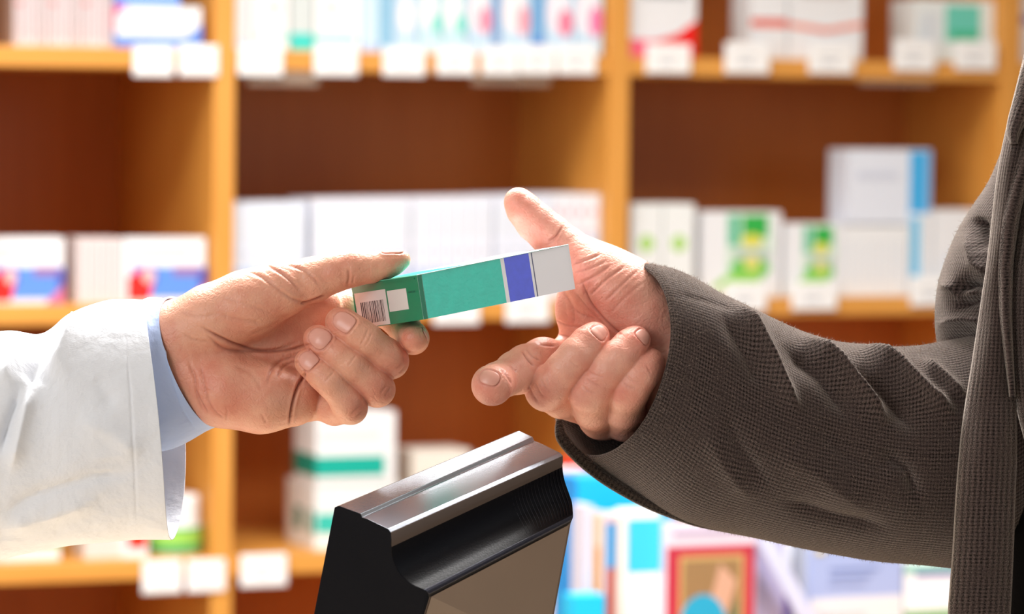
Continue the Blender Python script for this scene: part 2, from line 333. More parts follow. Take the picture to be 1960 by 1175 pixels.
# top shelf, right bay
pack(1190, 1334, -62, 'A', 'white carton with a red swoosh beside the middle upright', d=.012, dep=.05,
     art=[([(0, 0), (1, 0), (1, .42), (.72, .26), (.4, .18), (0, .2)], (236, 20, 14)), ([(0, 0), (.5, 0), (.35, .17), (0, .19)], (244, 110, 140)), (R(.2, .85, .66, .72), GREY)])
pack(1437, 1507, -55, 'A', 'white carton with a red line, left one of two in the top right bay', d=.02, dep=.06,
     art=[(R(0, 1, .36, .44), (236, 120, 100)), (R(0, 1, .42, .46), (220, 90, 80))])
pack(1510, 1652, -55, 'A', 'white carton with a thin red arc, right one of two in the top right bay', d=.02, dep=.06,
     art=[([(0, .36), (.5, .3), (1, .38), (1, .44), (.5, .36), (0, .42)], (240, 130, 100)), (R(.15, .8, .7, .76), (214, 206, 206))])
pack(1752, 1905, 0, 'A', 'white carton with a green square at the far right of the top shelf', d=.02, dep=.07, base=(232, 238, 238),
     art=[(R(.38, .82, .34, .92), (110, 208, 188)), (R(.45, .8, .34, .5), (70, 190, 140)), (R(.05, .3, .2, .8), (220, 226, 232))])
pack(1953, 2060, -30, 'A', 'pale carton with blue print past the right upright', d=.02, dep=.07, art=[(R(0, .5, .5, .6), (120, 120, 190))])
# middle shelf, left bay
NAVY = (70, 80, 180)
blueart = [(R(.12, 1, .08, .55), (96, 146, 226)), (R(.1, .4, .3, .56), (90, 90, 190)), (R(.6, .95, .42, .56), (150, 110, 170)), (R(.92, 1, .1, .5), NAVY),
           ([(.05, .05), (.3, .05), (.36, .3), (.22, .5), (.05, .4)], (236, 40, 34)), (oval(.3, .42, .08, .12), (232, 190, 190)), (R(.12, .8, .74, .84), (196, 206, 208)), ([(.75, 0), (1, 0), (1, .3)], (206, 110, 150))]
pack(-36, 123, 455, 'B', 'white carton with blue and red print at the far left of the middle shelf', d=.02, dep=.05, art=blueart)
for k in range(4):
    pack(148 + k * 22, 169 + k * 22, 456, 'B', 'pale pinkish carton edge in the row left of the blue and red box', d=.02, dep=.06, base=(226, 214, 214), art=[(R(.35, .6, .1, .9), (214, 200, 202))], group='pale pinkish cartons on the middle left shelf')
pack(237, 394, 455, 'B', 'white carton with blue and red print left of the first upright', d=.018, dep=.02, art=blueart)
# middle shelf, middle bay: rows of white cartons, four groups
def row_of(x0, x1, top, n, lab, group, tint, blot):
    wpx = (x1 - x0) / n
    for k in range(n):
        art = [(R(.15, .8, .62, .9), (226, 232, 242)), (R(.2, .75, .1, .34), blot), (R(.2, .6, .45, .5), (206, 212, 226))]
        pack(x0 + k * wpx, x0 + (k + 1) * wpx - 1, top - k * .4, 'B', lab, base=tint, art=art, d=.02, dep=.1, group=group)
row_of(441, 586, 388, 6, 'slim white carton in the first block of the middle bay', 'white cartons right of the first upright', (226, 234, 248), (160, 196, 244))
row_of(598, 785, 381, 8, 'slim white carton in the second block of the middle bay', 'white cartons above the thumb', (232, 236, 248), (190, 204, 242))
row_of(789, 944, 378, 7, 'slim white carton in the third block above the green box', 'white cartons above the green box', (234, 238, 250), (180, 200, 242))
row_of(948, 1056, 374, 4, 'slim white carton behind the raised thumb', 'white cartons behind the raised thumb', (230, 236, 250), (186, 202, 242))
for k in range(5):
    pack(1058 + k * 22, 1079 + k * 22, 372, 'B', 'slim white carton with red and blue specks beside the middle upright', base=(238, 240, 248), d=.02, dep=.1,
         art=[(R(.3, .6, .8, .86), (236, 150, 160)), (R(.2, .7, .3, .6), (176, 206, 240)), (R(.3, .6, .62, .66), (214, 170, 190))], group='speckled white cartons beside the middle upright')
# middle shelf, right bay
for a, lab in ((1207, 'white carton with a green dot touching the middle upright'), (1269, 'white carton with a green dot, second from the middle upright')):
    pack(a, a + 60, 390, 'B', lab, d=.02, dep=.06, base=(238, 242, 242), art=[(oval(.5, .58, .24, .09), (176, 220, 120)), (R(.2, .8, .1, .2), (226, 232, 230))])
gart = [([(.3, .1), (.8, .2), (.9, .6), (.85, .98), (.3, .98)], (210, 232, 214)), (R(.5, .82, .7, .96), (50, 176, 74)), (R(.32, .46, .6, .96), (90, 190, 150)), (oval(.62, .66, .14, .08), (226, 220, 90)), (R(.4, .85, .32, .56), (186, 200, 190)),
        (oval(.6, .34, .26, .12), (110, 200, 90)), ([(.1, .1), (.7, .16), (.78, .3), (.3, .26)], (160, 214, 90)), (oval(.62, .4, .1, .08), (232, 222, 120))]
pack(1345, 1495, 405, 'B', 'larger white carton with green picture on the middle right shelf', d=.02, dep=.04, art=gart)
pack(1503, 1612, 428, 'B', 'smaller white carton with green picture right of the larger one', d=.02, dep=.04, art=gart)
for k in range(5):
    pack(1614 + k * 25, 1638 + k * 25, 432, 'B', 'slim plain white carton under the tall box with blue stripe', d=.02, dep=.07, base=(240, 242, 244), art=[(R(.3, .6, .2, .8), (226, 230, 238))], group='slim white cartons right of the green pictured boxes')
pack(1741, 1783, 408, 'B', 'white carton with a sky blue stripe at its left edge', d=.02, dep=.07, art=[(R(.05, .45, .1, .95), (96, 196, 240))])
pack(1786, 1880, 402, 'B', 'plain white carton half hidden by the brown sleeve', d=.02, dep=.07, art=[(R(.2, .8, .3, .5), (220, 226, 236))])
zt = WALL.hit(1690, 430, .03)[1] + .001
pack(1622, 1779, 286, 'B', 'large pale carton with a bright blue stripe standing on the white row', d=.022, dep=.06, zbase=zt, base=(226, 232, 244),
     art=[(R(.74, .95, .02, .98), (70, 176, 236)), (R(.95, 1, 0, 1), (150, 190, 236)), (R(.1, .6, .6, .7), (208, 214, 230))])
# lower shelf, left bay
pack(-30, 116, 985, 'C', 'white carton with red and green foot below the white sleeve', d=.03, dep=.05, art=[(R(.2, 1, .25, .45), (150, 206, 140)), (R(.1, .34, .2, .5), (226, 90, 80)), (R(.4, .9, .3, .4), (90, 160, 90))])
for k in range(3):
    pack(163 + k * 24, 186 + k * 24, 985, 'C', 'pale carton edge in the row under the sleeve hem', d=.02, dep=.06, base=(226, 218, 212), group='pale cartons on the lower left shelf')
pack(236, 285, 990, 'C', 'white carton with a red shape beside the green jar', d=.015, dep=.05, art=[([(.2, .25), (.9, .25), (.9, .7), (.5, .95), (.2, .6)], (240, 40, 16)), (oval(.5, .8, .2, .1), (240, 150, 50))])
ua, ub = WALL.hit(287, 1030, .04)[0], min(WALL.hit(397, 1030, .04)[0], U[2][0] - .002)
rj = (ub - ua) / 2; zj = WALL.hit(342, 1000, .05)[1] - T_C; zc = WALL.hit(342, 945, .05)[1] - T_C
jar = MB().lathe([(rj * .92, 0), (rj, .004), (rj, zj * .1), (rj, zj * .96), (rj * .9, zj)], mat('jar_plastic', (236, 240, 236), .35), seg=40).build('medicine_jar', loc=WALL.at((ua + ub) / 2, .042, T_C + .0003), smooth=False)
tag(jar, 'green and white jar with a white screw cap behind the sleeve hem', 'jar')
MB().lathe([(rj * 1.01, zj * .12), (rj * 1.012, zj * .4)], mat('jar_label_green', (70, 168, 100), .4), seg=40).lathe([(rj * 1.012, zj * .4), (rj * 1.014, zj * .82)], mat('jar_label_lime', (160, 214, 90), .4), seg=40).lathe([(rj * 1.012, zj * .82), (rj * 1.01, zj * .93)], mat('jar_label_green', (70, 168, 100), .4), seg=40).build('jar_label', parent=jar)
MB().lathe([(rj * .93, zj), (rj * .95, zj + .003), (rj * .95, zc - .003), (rj * .88, zc)], mat('jar_cap', (244, 246, 248), .3), seg=40).build('screw_cap', parent=jar)
# lower shelf, middle bay
TQ = (16, 176, 158)
_, z1 = pack(602, 765, 925, 'C', 'lower white carton with teal blocks right of the first upright', d=.03, dep=.11, base=(238, 242, 242),
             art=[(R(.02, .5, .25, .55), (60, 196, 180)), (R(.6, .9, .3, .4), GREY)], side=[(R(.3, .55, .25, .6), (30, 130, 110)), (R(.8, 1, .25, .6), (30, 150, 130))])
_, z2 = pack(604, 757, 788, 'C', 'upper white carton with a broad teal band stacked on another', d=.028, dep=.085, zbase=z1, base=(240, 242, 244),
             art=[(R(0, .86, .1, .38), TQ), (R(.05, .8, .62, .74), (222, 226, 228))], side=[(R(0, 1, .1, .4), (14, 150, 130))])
_, z3 = pack(790, 905, 945, 'C', 'pale carton lying beneath another behind the dark monitor', d=.06, dep=.07, base=(222, 214, 204))
pack(787, 900, 862, 'C', 'flat white carton stacked behind the dark monitor', d=.06, dep=.07, zbase=z3, base=(240, 236, 226), art=[(R(.2, .9, .3, .5), (224, 216, 204))])

# ------------------------------------------------------------------ price tags clipped to the shelf edges
HOLD = mat('clear_holder', (238, 242, 246), .2, .6)
def price_tag(x0, x1, y0, y1, label, row):
    zt_ = {'A': T_A, 'B': T_B, 'C': T_C}[row]; xm = (x0 + x1) / 2
    ua, ub = WALL.hit(x0, (y0 + y1) / 2)[0], WALL.hit(x1, (y0 + y1) / 2)[0]
    za, zb = WALL.hit(xm, y1)[1], WALL.hit(xm, y0)[1]
    o = bpy.data.objects.new('price_tag', None); COL.objects.link(o); o.location = WALL.at(ua, 0, za); o.rotation_euler = (0, 0, TH)
    wd, h = ub - ua, zb - za
    MB().box(0, wd, -.0035, -.0012, 0, h, HOLD, .0006).box(.004, wd - .004, -.0013, .0018, max(.002, zt_ - TK * .8 - za), zt_ - .004 - za, HOLD).build('tag_holder', parent=o)
    m = MB().box(.002, wd - .002, -.0042, -.0035, .002, h - .002, colmat((250, 250, 250)))
    m.box(wd * .2, wd * .75, -.0044, -.0042, h * .55, h * .62, colmat((200, 204, 210))); m.box(wd * .3, wd * .6, -.0044, -.0042, h * .3, h * .42, colmat((205, 208, 214)))
    m.build('paper_insert', parent=o)
    tag(o, label, 'price tag', 'price tags on the shelf edges')
for x0, x1, y0, y1, r, lab in [
    (254, 330, 88, 146, 'A', 'white price tag under the white and blue carton, left of a pair'), (341, 417, 86, 146, 'A', 'white price tag touching the first upright on the upper board'),
    (455, 540, 88, 145, 'A', 'white price tag right of the first upright, upper board'), (600, 684, 88, 145, 'A', 'white price tag second from the first upright, upper board'),
    (732, 812, 90, 146, 'A', 'white price tag third from the first upright, upper board'), (835, 908, 90, 144, 'A', 'white price tag below the teal blotted cartons'),
    (922, 990, 88, 144, 'A', 'white price tag first of three touching ones, upper board'), (993, 1062, 86, 143, 'A', 'white price tag middle of three touching ones, upper board'),
    (1066, 1139, 86, 143, 'A', 'white price tag nearest the middle upright on its left, upper board'), (1235, 1320, 84, 141, 'A', 'white price tag below the red swoosh carton'),
    (1386, 1471, 81, 141, 'A', 'white price tag between the red swoosh and red line cartons'), (1546, 1632, 82, 141, 'A', 'white price tag below the red arc carton'),
    (1709, 1788, 76, 136, 'A', 'white price tag left below the green square carton'), (1826, 1904, 78, 134, 'A', 'white price tag right below the green square carton'),
    (829, 916, 566, 621, 'B', 'white price tag seen just below the green box'), (967, 1050, 560, 618, 'B', 'white price tag between the green box and the open palm'),
    (1386, 1465, 540, 596, 'B', 'white price tag below the larger green pictured carton'), (1514, 1600, 540, 593, 'B', 'white price tag below the smaller green pictured carton'),
    (1741, 1822, 528, 585, 'B', 'white price tag beside the brown sleeve on the middle board'),
    (271, 347, 1072, 1135, 'C', 'white price tag left of a pair on the lower board'), (356, 430, 1070, 1132, 'C', 'white price tag touching the first upright on the lower board'),
    (459, 548, 1060, 1122, 'C', 'white price tag right of the first upright on the lower board')]:
    price_tag(x0, x1, y0, y1, lab, r)
# clear dividers' tongues hanging under the upper board
for x0, x1, lab in ((478, 612, 'clear plastic strip under the upper board right of the first upright'), (905, 1055, 'clear plastic strip under the three touching tags'), (1648, 1788, 'clear plastic strip under the board near the right upright')):
    ua, ub = WALL.hit(x0, 150)[0], WALL.hit(x1, 150)[0]; zz = WALL.hit((x0 + x1) / 2, 163)[1]
    m = bpy.data.materials.get('clear_strip') or mat('clear_strip', (190, 170, 150), .15, .6)
    m.node_tree.nodes['Principled BSDF'].inputs['Alpha'].default_value = .35
    tag(MB().box(ua, ub, .004, .006, zz, B_A, m).build('plastic_strip', loc=WALL.o, rz=TH), lab, 'strip')

# ------------------------------------------------------------------ leaflets and books on the side counter
NEAR = Plane(3.7, TH)
zc0 = NEAR.hit(1400, 1290)[1]
side = bpy.data.objects.new('side_counter', None); COL.objects.link(side); side.location = NEAR.at(NEAR.hit(1060, 1290)[0], 0, 0); side.rotation_euler = (0, 0, TH)
tag(side, 'low counter under the leaflets behind the brown sleeve', 'counter')
MB().box(0, .85, -.03, .30, zc0 - .03, zc0, WOODX, .002).build('counter_top', parent=side)
MB().box(.02, .83, 0, .28, 0, zc0 - .03, mat('counter_front', (190, 140, 84), .5)).build('counter_body', parent=side)
def lp(px0, px1, ytop, label, name, cat, **k): return pack(px0, px1, ytop, None, label, name=name, cat=cat, pl=NEAR, zbase=zc0, **k)[0]
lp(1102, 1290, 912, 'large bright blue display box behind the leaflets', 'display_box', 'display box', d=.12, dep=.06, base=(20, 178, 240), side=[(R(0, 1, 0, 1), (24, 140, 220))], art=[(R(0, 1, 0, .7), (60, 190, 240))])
lp(1075, 1130, 900, 'white box with red top behind the blue display', 'carton', 'box', d=.2, dep=.04, art=[(R(0, 1, .86, 1), (224, 50, 36))])
lp(1088, 1160, 877, 'red box peeking over the blue display box', 'carton', 'box', d=.25, dep=.03, base=(214, 44, 30))
for a, b, t, c, art, lab in [(1118, 1136, 968, (210, 206, 222), [], 'pale lilac leaflet stack leftmost in the blue holder'),
        (1137, 1150, 985, (214, 190, 150), [(R(.1, .9, .5, .8), (220, 150, 60))], 'thin leaflet with orange print in the blue holder'),
        (1151, 1160, 980, (226, 220, 232), [], 'thin whitish leaflet next to the orange print one'),
        (1161, 1178, 1000, (186, 96, 90), [(R(0, 1, .7, 1), (50, 150, 210))], 'brick red leaflet with blue head in the holder'),
        (1179, 1201, 985, (236, 230, 226), [(R(0, .3, 0, 1), (214, 196, 186))], 'cream leaflet stack right of the brick red one'),
        (1202, 1264, 978, (240, 240, 244), [(R(0, 1, .62, .95), (60, 196, 238)), (R(.1, .9, .2, .4), (230, 230, 236))], 'white leaflet with cyan band in the holder')]:
    lp(a, b, t, lab, 'leaflet', 'leaflet', d=.04, dep=.035, base=c, art=art)
lp(1098, 1160, 1140, 'cyan leaflet holder front at the bottom beside the monitor', 'leaflet_holder', 'holder', d=.0, dep=.03, base=(30, 190, 236))
lp(1272, 1448, 1000, 'book with a red framed picture on its cover', 'book', 'book', d=.03, dep=.02, base=(222, 212, 226),
   art=[(R(.02, .98, 0, .845), (186, 50, 70)), (R(.16, .86, 0, .78), (196, 160, 100)), (R(.2, .82, 0, .75), (150, 118, 80)), ([(.35, .1), (.6, .72), (.78, .6), (.55, .1)], (206, 160, 136)), ([(.55, .1), (.8, .5), (.82, .1)], (90, 110, 84)), (oval(.42, .3, .26, .22), (40, 160, 200)), (R(.08, .92, .92, .95), (190, 170, 200))])
lp(1448, 1502, 1020, 'plain lilac leaflet right of the red framed book', 'leaflet', 'leaflet', d=.05, dep=.01, base=(178, 176, 216))
lp(1500, 1534, 1040, 'small white box between the lilac leaflets', 'carton', 'box', d=.07, dep=.02, base=(234, 236, 244), art=[(R(0, 1, .3, .72), (110, 90, 160))])
lp(1534, 1550, 1035, 'narrow grey folder edge left of the lilac book', 'folder', 'folder', d=.045, dep=.03, base=(170, 178, 196))
lp(1549, 1728, 1045, 'lilac blue book with dark script lines on its cover', 'book', 'book', d=.04, dep=.02, base=(164, 178, 222),
   art=[(R(.02, 1, 0, .56), (224, 224, 230)), (R(.22, .74, .79, .81), (110, 124, 180)), (R(.22, .66, .73, .745), (110, 124, 180)), (R(.2, .6, .67, .68), (130, 140, 190)), (R(.06, .16, .94, .98), (220, 200, 110)), (R(.1, .6, .4, .42), (190, 190, 204))])
lp(1732, 1830, 1078, 'white box with green and purple top beside the jacket hem', 'carton', 'box', d=.04, dep=.04, base=(240, 242, 248), art=[(R(0, 1, .9, 1), (150, 204, 190)), (R(.2, 1, .86, .91), (110, 90, 170)), (R(0, 1, .4, .5), (120, 170, 110))])
a, b = Vector((NEAR.hit(1447, 1030, .02)[0], 0, NEAR.hit(1447, 1030, .02)[1])), Vector((NEAR.hit(1560, 1240, .02)[0], 0, NEAR.hit(1560, 1240, .02)[1]))
dx = NEAR.hit(1480, 1030, .02)[0] - NEAR.hit(1447, 1030, .02)[0]
tag(MB().prism([a, a + Vector((dx, 0, 0)), b + Vector((dx, 0, 0)), b], (0, .004, 0), colmat((206, 210, 238))).build('paper_strip', loc=NEAR.at(0, .02, 0), rz=TH), 'pale slanting paper strip leaning before the lilac leaflets', 'paper')

# ================================================================== MEDICINE BOX IN THE HANDS
O_ = np.array([798., 526.5, 0.]); Lv = np.array([290., -58.5, -194.]); Wv = np.array([-126., 19., -194.]); Hv = np.array([13., 85., -3.])
def BX(a, b_, h, off=(0, 0, 0)):
    q = O_ + a * Lv + b_ * Wv + h * Hv; return np.array(P(*(q + np.array(off))))
nF = np.cross(Lv, Hv); nF = nF / np.linalg.norm(nF); nF *= np.sign(nF[2]);
nW = np.cross(Wv, Hv); nW = nW / np.linalg.norm(nW); nW *= np.sign(nW[2])
nT = np.cross(Lv, Wv); nT = nT / np.linalg.norm(nT); nT *= -np.sign(nT[1])
TEALF = mat('teal_foil_card', (0, 206, 184), .30, .5, metal=.0, coat=.4, noise=.12, nscale=160, bump=.15, bscale=500)
GREENE = mat('green_card', (0, 122, 88), .35, .4, coat=.15)
BLUEF = mat('blue_foil_card', (52, 66, 206), .28, .5, metal=.2, coat=.5, noise=.2, nscale=240)
WH = mat('white_card', (242, 242, 248), .35, .5, coat=.2)
STK = mat('sticker_paper', (206, 200, 198), .6)
INK = mat('black_ink', (40, 30, 36), .5)
def face_strips(fn, cuts, mats_, bottom=0, top=1):
    v, f, m = [], [], []
    for k in range(len(mats_)):
        n = len(v); v += [fn(cuts[k], bottom), fn(cuts[k + 1], bottom), fn(cuts[k + 1], top), fn(cuts[k], top)]; f.append([n, n + 1, n + 2, n + 3]); m.append(k)
    return v, f, m
vs, fs, ms = [], [], []
MM = [TEALF, GREENE, BLUEF, WH, mat('dark_line', (90, 96, 130), .4)]
def addstrips(fn, spec):
    for x0, x1, mi_ in spec:
        n = len(vs); vs.extend([fn(x0, 0), fn(x1, 0), fn(x1, 1), fn(x0, 1)]); fs.append([n, n + 1, n + 2, n + 3]); ms.append(mi_)
spec = [(0, .012, 1), (.012, .03, 1), (.03, .548, 0), (.548, .572, 3), (.572, .735, 2), (.735, .75, 3), (.75, .757, 4), (.757, 1, 3)]
addstrips(lambda a, h: BX(a, 0, h), spec)                    # long side
addstrips(lambda a, h: BX(a, 1, h), spec)
addstrips(lambda a, b_: BX(a, b_, 0), [(0, .03, 1), (.03, .45, 0), (.45, 1, 3)])     # top
addstrips(lambda a, b_: BX(a, b_, 1), [(0, .56, 0), (.56, 1, 3)])
addstrips(lambda b_, h: BX(0, b_, h), [(0, 1, 1)])
addstrips(lambda b_, h: BX(1, b_, h), [(0, 1, 3)])
mbox = obj('medicine_box', vs, fs, MM, mi=ms, recalc=False)
bm = bmesh.new(); bm.from_mesh(mbox.data); bmesh.ops.remove_doubles(bm, verts=bm.verts, dist=1e-5); bmesh.ops.recalc_face_normals(bm, faces=bm.faces); bm.to_mesh(mbox.data); bm.free()
tag(mbox, 'glossy green, blue and white medicine box passed between the two hands', 'medicine box')
def quads(name, q, m, parent, thick=.00025):
    vv, ff = [], []
    for pts in q:
        n = len(vv); vv += list(pts); ff.append([n, n + 1, n + 2, n + 3])
    o = obj(name, vv, ff, m, parent=parent); return o
def endq(b0, b1, h0, h1, off): return [BX(0, b0, h0, nW * off), BX(0, b1, h0, nW * off), BX(0, b1, h1, nW * off), BX(0, b0, h1, nW * off)]
def slab(name, b0, b1, h0, h1, m, o1=.9, parent=mbox):
    a = endq(b0, b1, h0, h1, o1); c = endq(b0, b1, h0, h1, -.3)
    return obj(name, a + c, [[0, 1, 2, 3], [7, 6, 5, 4], [0, 4, 5, 1], [1, 5, 6, 2], [2, 6, 7, 3], [3, 7, 4, 0]], m, parent=parent, recalc=True)
lab1 = slab('barcode_label', .50, .97, .2, .985, STK)
lab1['label'] = 'pale label with a black barcode'
slab('blank_label', .19, .48, .25, .72, STK)['label'] = 'blank pale label'
slab('tuck_flap_edge', .04, .99, .045, .075, GREENE, 1.6)
rb = random.Random(3); q = []; x = .555
while x < .885:
    wd_ = rb.choice([.006, .006, .01, .014]); q.append(endq(x, x + wd_, .42, .9, 1.15)); x += wd_ + rb.choice([.006, .008, .011])
quads('barcode', q, INK, mbox)
quads('small_print', [endq(.06 + k * .022, .074 + k * .022, .33, .37, .6) for k in range(5)], mat('print_green', (0, 84, 66), .5), mbox)
# folded card edges: thin light lines along the long side
def bar(name, pts, r, m, parent):
    """thin bar along pixel-space points"""
    vv, ff = [], []
    for i, p in enumerate(pts):
        for k in range(6):
            a_ = k * math.pi / 3; vv.append(np.array(P(p[0], p[1] + r * math.cos(a_), p[2] + r * math.sin(a_))))
    for i in range(len(pts) - 1):
        for k in range(6): ff.append([i * 6 + k, i * 6 + (k + 1) % 6, (i + 1) * 6 + (k + 1) % 6, (i + 1) * 6 + k])
    return obj(name, vv, ff, m, parent=parent, smooth=True, recalc=True)
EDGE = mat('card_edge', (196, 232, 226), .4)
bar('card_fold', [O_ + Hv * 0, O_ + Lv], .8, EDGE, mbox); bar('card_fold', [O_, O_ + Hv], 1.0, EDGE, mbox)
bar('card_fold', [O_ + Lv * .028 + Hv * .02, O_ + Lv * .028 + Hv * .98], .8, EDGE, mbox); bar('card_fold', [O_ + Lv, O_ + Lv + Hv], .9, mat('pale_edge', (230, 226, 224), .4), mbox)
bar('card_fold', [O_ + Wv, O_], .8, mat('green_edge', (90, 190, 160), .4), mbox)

# ================================================================== MONITOR
def monitor():
    # side outline of the housing, near (left) end and far (right) end, pixel units
    Lp = [(590, 1230, 60), (640, 971, 60), (648, 968, 64), (690, 983, 106), (693, 990, 108), (700, 992, 116), (742, 1012, 156), (748, 1019, 160), (749, 1036, 160), (750, 1060, 152), (756, 1080, 146), (768, 1100, 142), (786, 1117, 146), (803, 1125, 158), (817, 1132, 160), (822, 1143, 150), (790, 1245, 100)]
    Rp = [(950, 1065, -230), (988, 826, -230), (994, 824, -226), (1020, 836, -196), (1023, 843, -194), (1040, 850, -180), (1072, 866, -150), (1078, 872, -146), (1077, 886, -146), (1078, 903, -152), (1082, 922, -158), (1089, 942, -162), (1095, 960, -160), (1097, 978, -156), (1097, 990, -152), (1093, 1000, -156), (1048, 1245, -190)]
    Lp, Rp = np.array(Lp, float), np.array(Rp, float)
    def fine(A):                                     # rounder hollow and lip
        out = list(A[:8])
        for i in range(8, 15):
            p0, p1, p2, p3 = A[max(i - 1, 8)], A[i], A[i + 1], A[min(i + 2, 15)]
            for f in (0, .25, .5, .75): out.append(.5 * ((2 * p1) + (-p0 + p2) * f + (2 * p0 - 5 * p1 + 4 * p2 - p3) * f * f + (-p0 + 3 * p1 - 3 * p2 + p3) * f ** 3))
        return np.array(out + list(A[15:]))
    return fine(Lp), fine(Rp)
Lp, Rp = monitor()
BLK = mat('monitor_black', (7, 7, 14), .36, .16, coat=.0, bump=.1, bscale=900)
TOPM = mat('monitor_top_reflection', (150, 156, 168), .2, .8, metal=.65, bump=.05, bscale=900)  # light metallic grey: bright reflection on the top put into the colour
BACKM = mat('monitor_back_panel', (142, 124, 110), .5, .4, noise=.06, nscale=30)
NS = 10
mon = bpy.data.objects.new('monitor', None); COL.objects.link(mon); mon.location = P(850, 1400, -60)
tag(mon, 'dark monitor seen from its back corner below the two hands', 'monitor')
def skin_strip(name, i0, i1, m, smooth, close=False):
    vv, ff = [], []
    idx = list(range(i0, i1 + 1))
    for k in range(NS + 1):
        t = k / NS
        for i in idx: vv.append(np.array(P(*(Lp[i] * (1 - t) + Rp[i] * t))))
    n = len(idx)
    for k in range(NS):
        for j in range(n - 1): ff.append([k * n + j, k * n + j + 1, (k + 1) * n + j + 1, (k + 1) * n + j])
    # inner shell so the piece has thickness
    o = obj(name, vv, ff, m, parent=mon, smooth=smooth, recalc=False); 
    return o
# full closed housing: side caps + front + back
def housing():
    vv = [np.array(P(*p)) for p in Lp] + [np.array(P(*p)) for p in Rp]; n = len(Lp)
    ff = [list(range(n)), list(range(2 * n - 1, n - 1, -1))]; mi = [0, 0]
    for j in range(n):
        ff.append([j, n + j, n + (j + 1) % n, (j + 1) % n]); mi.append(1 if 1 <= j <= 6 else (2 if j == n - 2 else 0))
    REFLM = mat('monitor_edge_reflection', (112, 98, 90), .35, .5, metal=.5)  # brownish reflection below the top edge, painted as a strip
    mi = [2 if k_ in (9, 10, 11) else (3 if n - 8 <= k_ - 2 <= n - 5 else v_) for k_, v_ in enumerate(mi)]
    o = obj('housing', vv, ff, [BLK, TOPM, REFLM, mat('monitor_lip_highlight', (60, 62, 76), .2, .7, metal=.3)], parent=mon, mi=mi, recalc=True)  # lower lip lightened: its highlight is put into the colour
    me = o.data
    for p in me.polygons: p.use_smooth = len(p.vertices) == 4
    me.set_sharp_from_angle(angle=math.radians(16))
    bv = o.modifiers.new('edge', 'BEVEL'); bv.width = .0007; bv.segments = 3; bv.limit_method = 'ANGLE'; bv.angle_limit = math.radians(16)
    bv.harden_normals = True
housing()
# back panel inset, slightly proud of the lower plane
def monpt(t, s, off):
    a_ = Lp[-2] * (1 - t) + Rp[-2] * t; b_ = Lp[-1] * (1 - t) + Rp[-1] * t
    q_ = a_ * (1 - s) + b_ * s; return np.array(P(q_[0], q_[1], q_[2] + off))
c8 = [monpt(.015, .01, 3), monpt(.985, .01, 3), monpt(.985, 1, 3), monpt(.015, 1, 3), monpt(.015, .01, -1), monpt(.985, .01, -1), monpt(.985, 1, -1), monpt(.015, 1, -1)]
obj('back_panel', c8, [[0, 1, 2, 3], [7, 6, 5, 4], [0, 4, 5, 1], [1, 5, 6, 2], [2, 6, 7, 3], [3, 7, 4, 0]], BACKM, parent=mon, recalc=True)
# fine cooling grooves near the far end of the hollow
for k in range(16):
    t = .70 + k * .0185; pts = []
    for i in range(10, 29, 2):
        q_ = Lp[i] * (1 - t) + Rp[i] * t; pts.append((q_[0] + .5, q_[1], q_[2] + 1.2))
    bar('cooling_rib', pts, 1.1, mat('rib_grey', (52, 50, 58), .3), mon)
# stand and counter out of the frame
zcnt = P(900, 1900, -60).z
pm = P(900, 1400, -80)
MB().box(pm.x - .02, pm.x + .02, pm.y - .01, pm.y + .03, zcnt + .01, P(900, 1225, -80).z, BLK, .003).build('stand_neck', parent=mon).matrix_parent_inverse = Matrix.Translation(-mon.location)
MB().box(pm.x - .09, pm.x + .09, pm.y - .07, pm.y + .09, zcnt, zcnt + .01, BLK, .003).build('stand_foot', parent=mon).matrix_parent_inverse = Matrix.Translation(-mon.location)
ct = bpy.data.objects.new('sales_counter', None); COL.objects.link(ct); ct.location = (-.1, pm.y, 0)
tag(ct, 'sales counter between the two people, under the monitor', 'counter')
MB().box(-.6, .29, -.3, .3, zcnt - .0405, zcnt - .0005, mat('counter_laminate', (214, 196, 170), .4), .003).build('counter_top', parent=ct)
MB().box(-.58, .27, -.27, .27, 0, zcnt - .0405, mat('counter_body', (200, 160, 110), .5)).build('counter_body', parent=ct)

